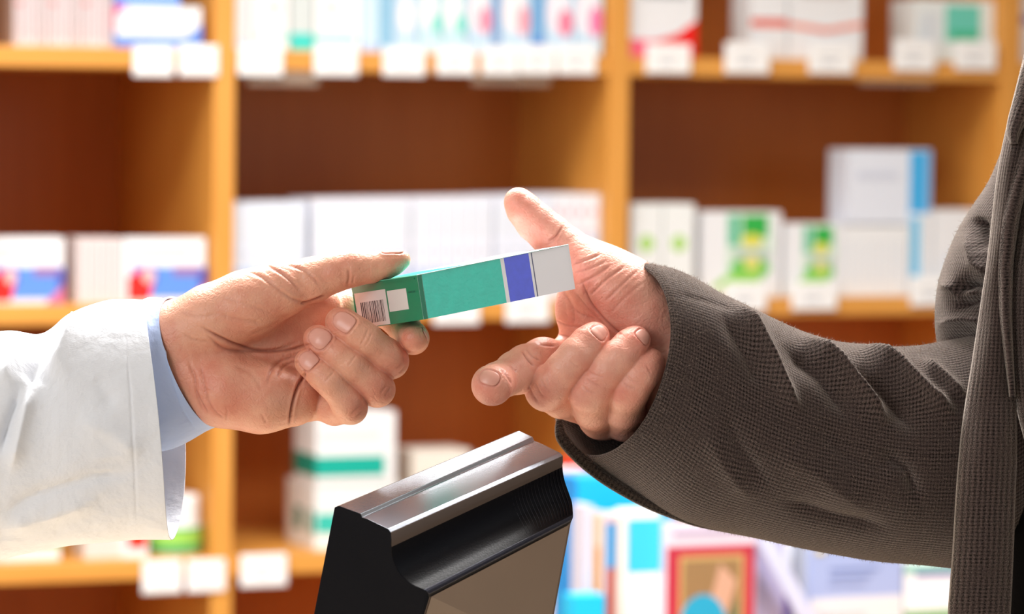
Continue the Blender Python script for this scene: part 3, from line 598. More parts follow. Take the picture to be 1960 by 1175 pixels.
# ================================================================== HANDS: signed distance fields in pixel units
def smin(a, b, k):
    h = np.clip(.5 + .5 * (b - a) / k, 0, 1); return b * (1 - h) + a * h - k * h * (1 - h)
class Field:
    def __init__(s, lo, hi, st):
        s.lo = np.array(lo, np.float32); s.st = st; s.n = [int((hi[i] - lo[i]) / st) + 1 for i in range(3)]
        s.ax = [(lo[i] + st * np.arange(s.n[i])).astype(np.float32) for i in range(3)]
    def new(s): return np.full(s.n, 400., np.float32)
    def win(s, pts, rad, pad=60):
        pts = np.asarray(pts, float)[:, :3]; a = pts.min(0) - rad - pad; b = pts.max(0) + rad + pad
        return tuple(slice(max(0, int((a[i] - s.lo[i]) / s.st)), max(0, min(s.n[i], int((b[i] - s.lo[i]) / s.st) + 2))) for i in range(3))
    def grid(s, w_): return s.ax[0][w_[0]][:, None, None], s.ax[1][w_[1]][None, :, None], s.ax[2][w_[2]][None, None, :]
    def cone(s, D, a, b, k=12):
        """rounded cone from a=(x,y,z,r) to b, blended into D"""
        a = np.array(a, np.float32); b = np.array(b, np.float32); w_ = s.win([a, b], max(a[3], b[3])); X, Y, Z = s.grid(w_)
        d = b[:3] - a[:3]; L2 = max(float(d @ d), 1e-6)
        t = np.clip(((X - a[0]) * d[0] + (Y - a[1]) * d[1] + (Z - a[2]) * d[2]) / L2, 0, 1)
        q_ = np.sqrt((X - a[0] - t * d[0]) ** 2 + (Y - a[1] - t * d[1]) ** 2 + (Z - a[2] - t * d[2]) ** 2) - (a[3] + t * (b[3] - a[3]))
        D[w_] = smin(D[w_], q_, k); return D
    def chain(s, D, pts, k=12):
        for a, b in zip(pts[:-1], pts[1:]): s.cone(D, a, b, k)
        return D
    def ell(s, D, c, r, k=12, sub=False):
        c = np.array(c, float); r = np.array(r, float); w_ = s.win([c - r, c + r], 0); X, Y, Z = s.grid(w_)
        k0 = np.sqrt(((X - c[0]) / r[0]) ** 2 + ((Y - c[1]) / r[1]) ** 2 + ((Z - c[2]) / r[2]) ** 2)
        q_ = (k0 - 1) * r.min()
        D[w_] = -smin(-D[w_], q_, k) if sub else smin(D[w_], q_, k); return D
    def sample(s, D, p):
        g = (np.asarray(p, float) - s.lo) / s.st; i = np.clip(np.floor(g).astype(int), 0, np.array(s.n) - 2); f = np.clip(g - i, 0, 1); o = 0
        for a in (0, 1):
            for b in (0, 1):
                for c in (0, 1):
                    w_ = (f[:, 0] if a else 1 - f[:, 0]) * (f[:, 1] if b else 1 - f[:, 1]) * (f[:, 2] if c else 1 - f[:, 2])
                    o = o + w_ * D[i[:, 0] + a, i[:, 1] + b, i[:, 2] + c]
        return o
    def grad(s, D, p, e=2.0):
        p = np.asarray(p, float); g = np.stack([s.sample(D, p + np.eye(3)[i] * e) - s.sample(D, p - np.eye(3)[i] * e) for i in range(3)], 1)
        return g / np.maximum(np.linalg.norm(g, axis=1, keepdims=True), 1e-6)
    def mesh(s, D):
        D = D.copy(); D[0], D[-1] = 50, 50; D[:, 0], D[:, -1] = 50, 50; D[:, :, 0], D[:, :, -1] = 50, 50
        ins = D < 0; nx, ny, nz = s.n; c = [(i, j, k) for i in (0, 1) for j in (0, 1) for k in (0, 1)]
        def corner(A, o): return A[o[0]:nx - 1 + o[0], o[1]:ny - 1 + o[1], o[2]:nz - 1 + o[2]]
        cnt = sum(corner(ins, o).astype(np.int8) for o in c); act = (cnt > 0) & (cnt < 8)
        I = np.argwhere(act); idx = np.full(act.shape, -1, np.int64); idx[act] = np.arange(len(I))
        cv = {o: D[I[:, 0] + o[0], I[:, 1] + o[1], I[:, 2] + o[2]] for o in c}
        acc = np.zeros((len(I), 3)); num = np.zeros(len(I))
        for o in c:
            for a in range(3):
                if o[a] == 0:
                    o2 = list(o); o2[a] = 1; v0, v1 = cv[o], cv[tuple(o2)]; x_ = (v0 < 0) != (v1 < 0)
                    t = np.where(x_, v0 / np.where(x_, v0 - v1, 1), 0); p = np.tile(np.array(o, float), (len(I), 1)); p[:, a] += t
                    acc += p * x_[:, None]; num += x_
        V = (I + acc / num[:, None]) * s.st + s.lo
        Fc = []
        for a in range(3):
            b, c_ = (a + 1) % 3, (a + 2) % 3
            s0 = [slice(1, -1)] * 3; s1 = [slice(1, -1)] * 3; s0[a] = slice(0, -1); s1[a] = slice(1, None)
            A0, A1 = ins[tuple(s0)], ins[tuple(s1)]; E = np.argwhere(A0 != A1); off = np.array([1, 1, 1]); off[a] = 0; E = E + off
            fl = ins[E[:, 0], E[:, 1], E[:, 2]]
            def cell(db, dc):
                e = E.copy(); e[:, b] -= db; e[:, c_] -= dc; return idx[e[:, 0], e[:, 1], e[:, 2]]
            q_ = np.stack([cell(1, 1), cell(0, 1), cell(0, 0), cell(1, 0)], 1)
            q_ = np.where(fl[:, None], q_[:, ::-1], q_); Fc.append(q_)   # pixel space is left-handed once mapped
        return V, np.concatenate(Fc)
def segdist(p, pl):
    """distance of points to polyline (3-D or 2-D) and parameter 0..1 along it"""
    pl = np.asarray(pl, float); best = np.full(len(p), 1e9); par = np.zeros(len(p)); n = len(pl) - 1
    for i in range(n):
        a, b = pl[i], pl[i + 1]; d = b - a; t = np.clip(((p - a) @ d) / max(d @ d, 1e-6), 0, 1); q_ = np.linalg.norm(p - a - t[:, None] * d, axis=1)
        m_ = q_ < best; best[m_] = q_[m_]; par[m_] = (i + t[m_]) / n
    return best, par
def crease_fields(V, N_, lines):
    """lines: (polyline of pixels, depth, width, colour); only on skin that faces the camera"""
    disp = np.zeros(len(V)); col = np.zeros(len(V))
    face = np.clip(N_[:, 2] * 3, 0, 1)
    for ln in lines:
        pl, dep, wd_, cl = ln[:4]; zr = ln[4] if len(ln) > 4 else (-1e4, 1e4)
        # smooth the polyline
        pl = np.array(pl, float)
        if len(pl) > 2:
            t = np.linspace(0, len(pl) - 1, (len(pl) - 1) * 6 + 1); out = []
            for tt in t:
                i = min(int(tt), len(pl) - 2); f = tt - i; p0, p1, p2, p3 = pl[max(i - 1, 0)], pl[i], pl[i + 1], pl[min(i + 2, len(pl) - 1)]
                out.append(.5 * ((2 * p1) + (-p0 + p2) * f + (2 * p0 - 5 * p1 + 4 * p2 - p3) * f * f + (-p0 + 3 * p1 - 3 * p2 + p3) * f ** 3))
            pl = np.array(out)
        lo, hi = pl.min(0) - 25, pl.max(0) + 25
        s_ = np.where((V[:, 0] > lo[0]) & (V[:, 0] < hi[0]) & (V[:, 1] > lo[1]) & (V[:, 1] < hi[1]) & (V[:, 2] > zr[0]) & (V[:, 2] < zr[1]))[0]
        if not len(s_): continue
        d, par = segdist(V[s_, :2], pl); taper = np.clip(np.minimum(par, 1 - par) * 5 + .15, 0, 1)
        wd_ = wd_ * .78; d = np.abs(d)
        g = np.exp(-(d / wd_) ** 1.6) - .22 * np.exp(-((d - wd_ * 2.2) / (wd_ * 1.1)) ** 2)
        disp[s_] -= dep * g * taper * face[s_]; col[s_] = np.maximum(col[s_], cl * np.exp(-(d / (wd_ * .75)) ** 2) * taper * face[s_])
    return disp, col
def nail_frame(sp):
    c, axis, normal, length, width = sp; c = np.array(c, float); ax = np.array(axis, float); ax /= np.linalg.norm(ax)
    nn = np.array(normal, float); nn -= ax * (nn @ ax); nn /= np.linalg.norm(nn); return c, ax, nn, np.cross(ax, nn), length, width
def project(F, D, p):
    for _ in range(10): p = p - F.grad(D, p) * np.clip(F.sample(D, p), -12, 12)[:, None] * .8
    return p
def build_hand(F, D, matl, lines, flush, name='person', nails=()):
    V, Q = F.mesh(D); N_ = F.grad(D, V)
    disp, col = crease_fields(V, N_, lines)
    for sp in nails:
        c, ax, nn, sd, ln, wd = nail_frame(sp); a_ = np.linspace(0, 2 * np.pi, 41)
        ca, sa = np.cos(a_), np.sin(a_); rr = (np.abs(ca) ** 2.7 + np.abs(sa) ** 2.7) ** (-1 / 2.7)
        ring = c + sd * (ca * rr * wd * .53)[:, None] + ax * (sa * rr * ln * .53)[:, None]; ring = project(F, D, ring)
        s_ = np.where(np.linalg.norm(V - c, axis=1) < 50)[0]; d, par = segdist(V[s_], ring)
        fold = np.exp(-(d / 2.0) ** 2); puff = np.exp(-((d - 4.5) / 3.0) ** 2)
        rel = V[s_] - c; inside = ((np.abs(rel @ sd) / (wd * .53)) ** 2.7 + (np.abs(rel @ ax) / (ln * .53)) ** 2.7) < 1
        tipside = (rel @ ax) > ln * .38
        disp[s_] += -1.2 * fold + np.where(inside, -.8, puff * np.where(tipside, .0, 1.3)) * np.clip(1 - np.abs(rel @ nn) / 30, 0, 1)
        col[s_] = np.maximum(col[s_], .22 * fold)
    V2 = V + N_ * disp[:, None]
    fl = np.zeros(len(V))
    for c, r, a in flush: fl += a * np.exp(-((V - np.array(c)) ** 2).sum(1) / r ** 2)
    W_ = PV(V2)
    o = obj(name, W_, Q, matl, smooth=True, attrs={'flush': np.clip(fl, -1, 1), 'crease': np.clip(col, 0, 1)}, origin=W_.mean(0))
    return o
def nail(F, D, sp, parent, lift=.9):
    """thin plate that follows the fingertip: sp = (centre, towards the tip, away from the skin, length, width)"""
    c, ax, nn, sd, ln, wd = nail_frame(sp); NU, NV = 19, 21; pts = []; ed = []
    for j in range(NV):
        b = -1 + 2 * j / (NV - 1)
        for i in range(NU):
            a = -1 + 2 * i / (NU - 1); m_ = max(abs(a), abs(b), 1e-6); q_ = (abs(a) ** 2.7 + abs(b) ** 2.7) ** (1 / 2.7); k = m_ / q_ if q_ > 0 else 1
            pts.append(c + sd * a * k * wd / 2 + ax * b * k * ln / 2); ed.append((m_, b))
    pts = project(F, D, np.array(pts)); N2 = F.grad(D, pts)
    h = np.array([lift * (1 - max(0, (m_ - .7) / .3) ** 2 * .9) + .7 * max(0, b) ** 4 for m_, b in ed])
    top = pts + N2 * h[:, None]; lo_ = pts - N2 * 3.0; n = len(pts)
    ff = [[j * NU + i, j * NU + i + 1, (j + 1) * NU + i + 1, (j + 1) * NU + i] for j in range(NV - 1) for i in range(NU - 1)]
    ff2 = ff + [[n + v for v in f[::-1]] for f in ff]
    ring = [i for i in range(NU)] + [j * NU + NU - 1 for j in range(1, NV)] + [(NV - 1) * NU + i for i in range(NU - 2, -1, -1)] + [j * NU for j in range(NV - 2, 0, -1)]
    for a, b in zip(ring, ring[1:] + ring[:1]): ff2.append([b, a, n + a, n + b])
    return obj('fingernail', PV(np.concatenate([top, lo_])), ff2, NAIL, parent=parent, smooth=True, recalc=True)

# ---------------- pharmacist's hand (left in the picture)
F1 = Field((150, 440, -330), (860, 870, 20), 1.8)
palm = F1.new()
for a, b in [((150, 680, -175, 72), (335, 650, -178, 66)), ((150, 760, -175, 70), (345, 715, -172, 66)),
             ((345, 640, -182, 62), (585, 590, -205, 40)), ((350, 660, -180, 60), (612, 645, -222, 40)),
             ((360, 700, -172, 60), (612, 705, -222, 40)), ((380, 735, -165, 58), (588, 768, -205, 38))]:
    F1.cone(palm, a, b, 30)
F1.chain(palm, [(375, 712, -150, 55), (430, 748, -140, 66), (500, 762, -142, 63), (560, 764, -158, 52)], 26)      # heel of the hand
F1.chain(palm, [(350, 640, -150, 62), (405, 610, -138, 62), (470, 582, -130, 60), (535, 556, -128, 53)], 26)      # thumb mount
F1.ell(palm, (600, 585, -190), (52, 42, 36), 20)                                                                   # web
thumb = F1.new()
F1.chain(thumb, [(470, 580, -132, 52), (540, 549, -128, 47), (600, 535, -124, 42), (640, 521, -118, 37), (675, 513, -116, 34.5), (708, 512, -116, 28.5), (738, 507, -115, 25.5), (756, 502, -113, 21.5), (770, 497, -112, 16)], 10)
def finger(F, pts, k=9):
    D = F.new(); F.chain(D, pts, k); return D
f_mid = finger(F1, [(622, 650, -215, 34), (690, 672, -170, 32), (748, 691, -122, 33), (740, 681, -108, 32.5), (702, 650, -84, 30), (682, 637, -84, 31), (660, 622, -92, 29.5), (650, 616, -99, 28)])
f_rng = finger(F1, [(620, 712, -212, 34), (680, 738, -165, 32), (722, 745, -118, 33), (712, 734, -104, 32), (672, 699, -86, 30), (648, 680, -88, 30), (618, 656, -96, 28.5), (607, 649, -102, 27)])
f_pnk = finger(F1, [(594, 768, -188, 32), (640, 784, -150, 29), (672, 781, -110, 30), (664, 769, -97, 30), (632, 732, -84, 27.5), (616, 717, -88, 27.5), (596, 698, -96, 26), (588, 692, -101, 24.5)])
f_idx = finger(F1, [(590, 600, -205, 38), (660, 590, -245, 34), (740, 592, -288, 33), (776, 630, -252, 30), (788, 644, -190, 29), (791, 648, -130, 29), (793, 648, -98, 26)])
fing = np.minimum(np.minimum(f_mid, f_rng), np.minimum(f_pnk, f_idx))
fing = smin(f_pnk, f_rng, 3); fing = smin(fing, f_mid, 3); fing = smin(fing, f_idx, 3)
X, Y, Z = np.meshgrid(*F1.ax, indexing='ij', sparse=True)
kf = np.full(F1.n, 4, np.float32)
for c in ((600, 598, -200), (622, 650, -222), (620, 712, -222), (596, 768, -200)): kf = kf + 20 * np.exp(-((X - c[0]) ** 2 + (Y - c[1]) ** 2 + (Z - c[2]) ** 2) / 45 ** 2)
D1 = smin(palm, fing, np.minimum(kf, 24))
kt = 4 + 26 * np.exp(-((X - 520) ** 2 + (Y - 570) ** 2) / 75 ** 2)
D1 = smin(D1, thumb, kt.astype(np.float32))
# deep folds of skin
lines1 = [([(385, 625), (420, 645), (460, 662), (510, 672), (560, 668), (600, 655)], 5, 3.6, .7),
          ([(395, 640), (430, 668), (480, 672), (530, 668), (570, 655)], 3, 4, .4),
          ([(575, 582), (598, 576), (622, 566)], 4, 3.5, .8),
          ([(470, 518), (500, 530), (530, 552), (560, 572), (585, 580)], 2.4, 4, .25),
          ([(510, 508), (545, 528), (575, 556)], 2.2, 3.6, .25),
          ([(545, 505), (585, 520), (612, 545)], 2.0, 3.5, .2),
          ([(665, 545), (668, 530), (666, 515)], 2.6, 3.0, .35), ([(675, 542), (677, 528)], 1.4, 2.4, .2),
          ([(555, 812), (560, 775), (572, 735), (585, 715)], 6, 3.4, .9),
          ([(530, 722), (545, 700), (575, 690)], 2.0, 3, .3),
          ([(512, 735), (522, 705), (540, 690), (565, 684)], 2.2, 4, .35),
          ([(360, 690), (372, 720), (376, 755), (388, 785)], 2.2, 4, .25), ([(385, 700), (392, 740), (400, 770)], 1.6, 4, .2),
          ([(372, 742), (384, 765), (398, 790)], 1.8, 3, .4), ([(395, 760), (410, 785), (428, 800)], 1.4, 3, .25),
          ([(432, 805), (436, 785)], 1.3, 3, .2), ([(350, 640), (372, 650), (400, 655)], 1.4, 4, .2),
          ([(345, 600), (380, 606), (420, 600)], 1.2, 5, .1), ([(420, 600), (460, 612), (500, 618)], 1.4, 5, .12), ([(430, 570), (480, 585), (520, 600)], 1.2, 5, .1),
          ([(480, 640), (510, 628), (540, 612)], 1.4, 4, .15), ([(450, 700), (480, 715), (500, 745)], 1.2, 5, .12),
          ([(500, 790), (510, 810)], 1.2, 3, .15), ([(588, 700), (580, 720), (574, 745)], 2, 4, .4),
          # knuckle wrinkles
          ([(704, 632), (698, 646), (690, 660)], 1.2, 2.2, .15), ([(712, 636), (706, 650), (698, 664)], 1.0, 2.2, .12),
          ([(757, 652), (770, 672), (773, 695)], 1.3, 3, .15), ([(765, 715), (776, 700)], 1.4, 2.6, .25), ([(758, 706), (770, 694)], 1.0, 2.2, .2),
          ([(682, 678), (674, 690), (666, 700)], 1.1, 2.2, .15), ([(736, 758), (748, 742)], 1.3, 2.6, .25), ([(728, 752), (740, 738)], 1.0, 2.2, .2),
          ([(638, 712), (630, 722), (622, 730)], 1.0, 2.2, .12), ([(680, 800), (694, 786)], 1.3, 2.6, .25), ([(672, 792), (688, 778)], 1.0, 2.4, .2)]
flush1 = [((765, 510, -100), 34, .6), ((660, 530, -100), 35, .25), ((650, 615, -80), 30, .45), ((612, 650, -80), 30, .45), ((592, 694, -80), 28, .5),
          ((760, 690, -100), 34, .35), ((728, 748, -100), 34, .35), ((680, 782, -100), 32, .4), ((440, 740, -90), 80, .35), ((395, 690, -90), 50, .2), ((500, 560, -80), 60, .2),
          ((790, 640, -90), 34, .5), ((430, 560, -90), 70, -.2), ((560, 660, -160), 50, .15)]
nails1 = [((656, 614, -62), (-.80, -.57, -.2), (.05, -.24, 1), 48, 44), ((611, 646, -76), (-.78, -.62, -.2), (.0, -.2, 1), 43, 40), ((590, 689, -77), (-.75, -.66, -.2), (-.05, -.15, 1), 38, 34),
          ((752, 480, -112), (1, -.20, .05), (-.15, -1, .10), 44, 32), ((812, 638, -100), (.1, .45, .85), (1, -.2, .1), 28, 26)]
bodyL = build_hand(F1, D1, SKIN_L, lines1, flush1, nails=nails1)
tag(bodyL, 'person in a white coat, at the left, handing over the green medicine box', 'person')
for sp in nails1: nail(F1, D1, sp, bodyL)

# ---------------- customer's hand (right in the picture)
F2 = Field((880, 330, -460), (1420, 890, -40), 1.8)
palm = F2.new()
for a, b in [((1500, 790, -290, 85), (1270, 640, -318, 70)), ((1500, 850, -290, 85), (1270, 710, -310, 72)), ((1270, 610, -325, 62), (1160, 600, -335, 60)),
             ((1260, 620, -325, 62), (1078, 690, -362, 40)), ((1262, 650, -320, 62), (1108, 755, -360, 40)),
             ((1262, 690, -315, 60), (1150, 795, -345, 40)), ((1262, 720, -310, 56), (1198, 800, -322, 38))]:
    F2.cone(palm, a, b, 28)
F2.chain(palm, [(1230, 600, -300, 76), (1190, 560, -300, 70), (1148, 530, -305, 60), (1112, 502, -318, 50)], 26)
F2.ell(palm, (1112, 590, -350), (50, 72, 30), 24)
thumb = F2.new()
F2.chain(thumb, [(1180, 552, -305, 60), (1120, 508, -318, 47), (1085, 476, -326, 41), (1052, 448, -326, 38.5), (1024, 424, -322, 36.5), (1002, 400, -318, 32), (992, 386, -318, 27.5)], 10)
g_idx = finger(F2, [(1080, 695, -345, 42), (1040, 692, -290, 45), (1008, 704, -238, 44), (988, 713, -205, 41), (965, 724, -160, 35), (952, 730, -130, 36), (942, 737, -92, 40)])
g_mid = finger(F2, [(1100, 768, -335, 40), (1075, 762, -275, 38), (1046, 746, -212, 40), (1054, 737, -198, 38), (1080, 706, -184, 34), (1104, 681, -182, 35), (1126, 657, -194, 33), (1138, 645, -202, 29.5)])
g_rng = finger(F2, [(1150, 802, -325, 40), (1138, 784, -265, 39), (1128, 752, -206, 39), (1138, 738, -196, 37.5), (1162, 708, -184, 34), (1186, 684, -184, 34.5), (1206, 663, -196, 33), (1216, 653, -204, 30)])
g_pnk = finger(F2, [(1198, 808, -305, 38), (1196, 786, -255, 37), (1202, 754, -210, 37), (1210, 740, -200, 36), (1226, 718, -194, 34), (1236, 704, -202, 33), (1242, 696, -210, 31)])
fing = smin(smin(g_idx, g_mid, 3), smin(g_rng, g_pnk, 3), 3)
X, Y, Z = np.meshgrid(*F2.ax, indexing='ij', sparse=True)
kf = np.full(F2.n, 4, np.float32)
for c in ((1085, 690, -350), (1108, 768, -345), (1150, 805, -335), (1200, 805, -310)): kf = kf + 22 * np.exp(-((X - c[0]) ** 2 + (Y - c[1]) ** 2 + (Z - c[2]) ** 2) / 45 ** 2)
D2 = smin(palm, fing, np.minimum(kf, 26))
kt = 4 + 24 * np.exp(-((X - 1150) ** 2 + (Y - 540) ** 2) / 80 ** 2)
D2 = smin(D2, thumb, kt.astype(np.float32))
lines2 = [([(1050, 462), (1066, 450), (1076, 434)], 3, 3, .5), ([(1042, 470), (1058, 462), (1070, 448)], 1.5, 2.4, .2),
          ([(1098, 505), (1120, 498), (1150, 486)], 2.2, 3, .35), ([(1098, 522), (1125, 515), (1160, 500)], 1.6, 3, .25), ([(1104, 545), (1135, 530), (1168, 508)], 2, 3.4, .3),
          ([(1130, 565), (1160, 535), (1195, 510)], 2.2, 3.4, .35), ([(1160, 575), (1190, 545), (1220, 518)], 1.8, 3.4, .25), ([(1168, 600), (1200, 566), (1232, 540)], 1.2, 4, .12),
          ([(1112, 535), (1128, 575), (1150, 605), (1175, 630), (1190, 640)], 3.6, 3.8, .55),
          ([(1100, 560), (1125, 590), (1160, 625)], 1.8, 3.6, .25), ([(1090, 585), (1110, 600), (1140, 612)], 1.5, 4, .2), ([(1080, 560), (1096, 590), (1100, 620)], 1.5, 4, .2),
          ([(1060, 612), (1085, 622), (1120, 628)], 1.6, 3.4, .25), ([(1045, 630), (1070, 640), (1095, 645)], 1.8, 3.4, .3),
          ([(1022, 655), (1040, 660), (1062, 662)], 2.2, 3, .4), ([(1000, 672), (1012, 690), (1022, 700)], 2.6, 3, .45), ([(1008, 668), (1020, 682), (1034, 690)], 1.5, 2.6, .25),
          ([(978, 700), (990, 712)], 1.6, 2.6, .2), ([(980, 735), (972, 722), (960, 706)], 2.2, 3, .35),
          ([(1012, 738), (1020, 756), (1030, 770)], 1.8, 3.0, .28), ([(1024, 732), (1032, 748), (1042, 762)], 1.4, 2.6, .2), ([(1036, 726), (1044, 740), (1054, 752)], 1.1, 2.6, .14),
          ([(1122, 722), (1134, 732), (1146, 736)], 1.4, 2.6, .2), ([(1126, 708), (1140, 718), (1156, 722)], 1.1, 2.4, .15), ([(1114, 738), (1126, 748), (1140, 752)], 1.2, 2.6, .16),
          ([(1192, 732), (1204, 740), (1216, 742)], 1.3, 2.6, .2), ([(1198, 718), (1210, 728), (1224, 730)], 1.0, 2.4, .14),
          ([(1090, 690), (1100, 698), (1108, 702)], .9, 2.4, .12), ([(1238, 700), (1246, 715)], 1, 2.4, .1)]
flush2 = [((990, 395, -290), 45, .5), ((1070, 470, -290), 50, .25), ((1140, 560, -240), 70, .35), ((1200, 620, -230), 60, .3), ((1110, 640, -300), 60, .3),
          ((945, 740, -90), 45, .5), ((1045, 745, -180), 40, .3), ((1140, 640, -180), 28, .55), ((1222, 650, -180), 28, .5), ((1135, 740, -170), 40, .22), ((1205, 740, -180), 36, .25), ((1248, 695, -190), 28, .4),
          ((1080, 690, -180), 36, -.15)]
nails2 = [((936, 722, -58), (-.30, .78, .25), (-.1, -.3, .95), 30, 42), ((1148, 634, -178), (.70, -.66, -.35), (.45, -.25, .9), 33, 32), ((1230, 644, -184), (.62, -.68, -.5), (.6, -.3, .8), 30, 30)]
bodyR = build_hand(F2, D2, SKIN_R, lines2, flush2, nails=nails2)
tag(bodyR, 'person in a brown tweed jacket, at the right, reaching out an open hand', 'person')
for sp in nails2: nail(F2, D2, sp, bodyR)

# ================================================================== CLOTHES: lofted tubes
def catmull(A, t):
    n = len(A); i = min(int(t), n - 2); f = t - i; p0, p1, p2, p3 = A[max(i - 1, 0)], A[i], A[i + 1], A[min(i + 2, n - 1)]
    return .5 * ((2 * p1) + (-p0 + p2) * f + (2 * p0 - 5 * p1 + 4 * p2 - p3) * f * f + (-p0 + 3 * p1 - 3 * p2 + p3) * f ** 3)
def loft(name, rings, m, parent, nu, nv=144, folds=(), thick=.0012, uvs=1.0, noise=None, hem=0, extra=None, shift=0):
    """rings: (C, A, B[, E]); point = C + A cos t + B sin t + E cos 2t; t=0 top, 90 deg towards the camera"""
    R_ = np.array([list(r[0]) + list(r[1]) + list(r[2]) + (list(r[3]) if len(r) > 3 else [0, 0, 0]) for r in rings], float)
    th = np.linspace(0, 2 * np.pi, nv, endpoint=False); G = np.zeros((nu, nv, 3)); T_ = np.linspace(0, len(rings) - 1, nu)
    for i, t in enumerate(T_):
        q_ = catmull(R_, t); G[i] = q_[:3] + np.cos(th)[:, None] * q_[3:6] + np.sin(th)[:, None] * q_[6:9] + np.cos(2 * th)[:, None] * q_[9:12]
    cen = G.mean(1, keepdims=True)
    out = G - cen; out /= np.maximum(np.linalg.norm(out, axis=2, keepdims=True), 1e-6)
    disp = np.zeros((nu, nv))
    pts = G.reshape(-1, 3); fr = np.clip(out[..., 2] * 2.2 + .15, 0, 1)
    for pl, amp, wd_ in folds:
        d, par = segdist(pts[:, :2], np.array(pl, float)); tp = np.clip(np.minimum(par, 1 - par) * 4 + .1, 0, 1)
        disp += (amp * 1.6 * np.exp(-(d / (wd_ * .8)) ** 1.25) * tp).reshape(nu, nv) * fr
    if noise: disp += noise(G, th)
    G2 = G + out * disp[..., None]
    du = np.concatenate([[0], np.cumsum(np.linalg.norm(np.diff(cen[:, 0], axis=0), axis=1))]); circ = np.linalg.norm(np.diff(G, axis=1), axis=2).sum(1).mean()
    V = G2.reshape(-1, 3); ff = []; 
    for i in range(nu - 1):
        for j in range(nv): ff.append([i * nv + j, (i + 1) * nv + j, (i + 1) * nv + (j + 1) % nv, i * nv + (j + 1) % nv])
    tri = np.abs(((th / (2 * np.pi) + .75) % 1.0) * 2 - 1)      # mirrored at the hidden side so that no seam shows
    uv = np.stack([np.repeat(du, nv) + shift, np.tile(tri * circ * .5, nu)], 1) * uvs
    o = obj(name, PV(V), ff, m, parent=parent, smooth=True, uv=uv, recalc=True)
    solidify(o, thick, -1); LOFTS[name] = (G2, out)
    return o
LOFTS = {}
def wavy(amp, fx, fy, seed):
    rs = np.random.RandomState(seed); ph = rs.rand(8) * 6.28
    def fn(G, th):
        x, y = G[..., 0], G[..., 1] + .3 * G[..., 2]
        return amp * (np.sin(x * fx + y * fy + ph[0]) * .5 + np.sin(x * fx * .6 - y * fy * 1.4 + ph[1]) * .35 + np.sin(x * fx * 1.7 + y * fy * .5 + ph[2]) * .2)
    return fn
# white coat sleeve
coat_rings = [((317, 803, -175), (-23, -230, 0), (-24, 0, 150), (-11, 0, 0)), ((262, 804, -175), (-15, -231, 0), (-22, 0, 153), (-8, 0, 0)), ((205, 808, -175), (-5, -231, 0), (-18, 0, 157)),
              ((140, 821, -175), (0, -222, 0), (-10, 0, 158)), ((80, 846, -178), (0, -207, 0), (0, 0, 156)), ((10, 850, -180), (0, -218, 0), (0, 0, 160)), ((-110, 870, -184), (0, -225, 0), (0, 0, 165)), ((-300, 890, -190), (0, -240, 0), (0, 0, 180)), ((-600, 900, -200), (0, -270, 0), (0, 0, 200))]
coat = loft('coat_sleeve', coat_rings, COAT, bodyL, 220, 160,
     folds=[([(150, 600), (125, 660), (90, 730)], 22, 30), ([(100, 640), (70, 700), (55, 735)], -12, 22), ([(0, 870), (20, 800), (40, 740)], -16, 14), ([(20, 900), (40, 820), (60, 745)], 14, 18), ([(0, 990), (70, 950), (180, 915), (260, 905)], -7, 16), ([(0, 1010), (90, 985), (190, 950)], 8, 22),
            ([(45, 660), (20, 700), (0, 740)], 12, 20), ([(150, 800), (220, 830), (270, 870)], 6, 26), ([(240, 640), (250, 760), (258, 900), (262, 1000)], -1.6, 2.6), ([(160, 890), (230, 885), (300, 893)], -1.8, 3), ([(180, 720), (220, 780)], -5, 22)],
     noise=wavy(2.5, .02, .015, 3), thick=.0009)
coat['label'] = 'white cotton coat sleeve with a stitched hem'
# hem stitching ridge
shirt_rings = [((370, 692, -175), (-47, -124, 0), (-44, 14, 92)), ((352, 698, -175), (-42, -127, 0), (-42, 12, 96)), ((300, 716, -175), (-22, -145, 0), (-30, 0, 108)), ((230, 740, -178), (-5, -128, 0), (-10, 0, 100)), ((150, 770, -180), (0, -105, 0), (0, 0, 90))]
sh = loft('shirt_cuff', shirt_rings, SHIRT, bodyL, 80, 120, folds=[([(305, 610), (318, 700), (345, 780), (380, 830)], -1.6, 2.4)], noise=wavy(1.6, .03, .02, 8), thick=.0011)
sh['label'] = 'pale blue shirt cuff'
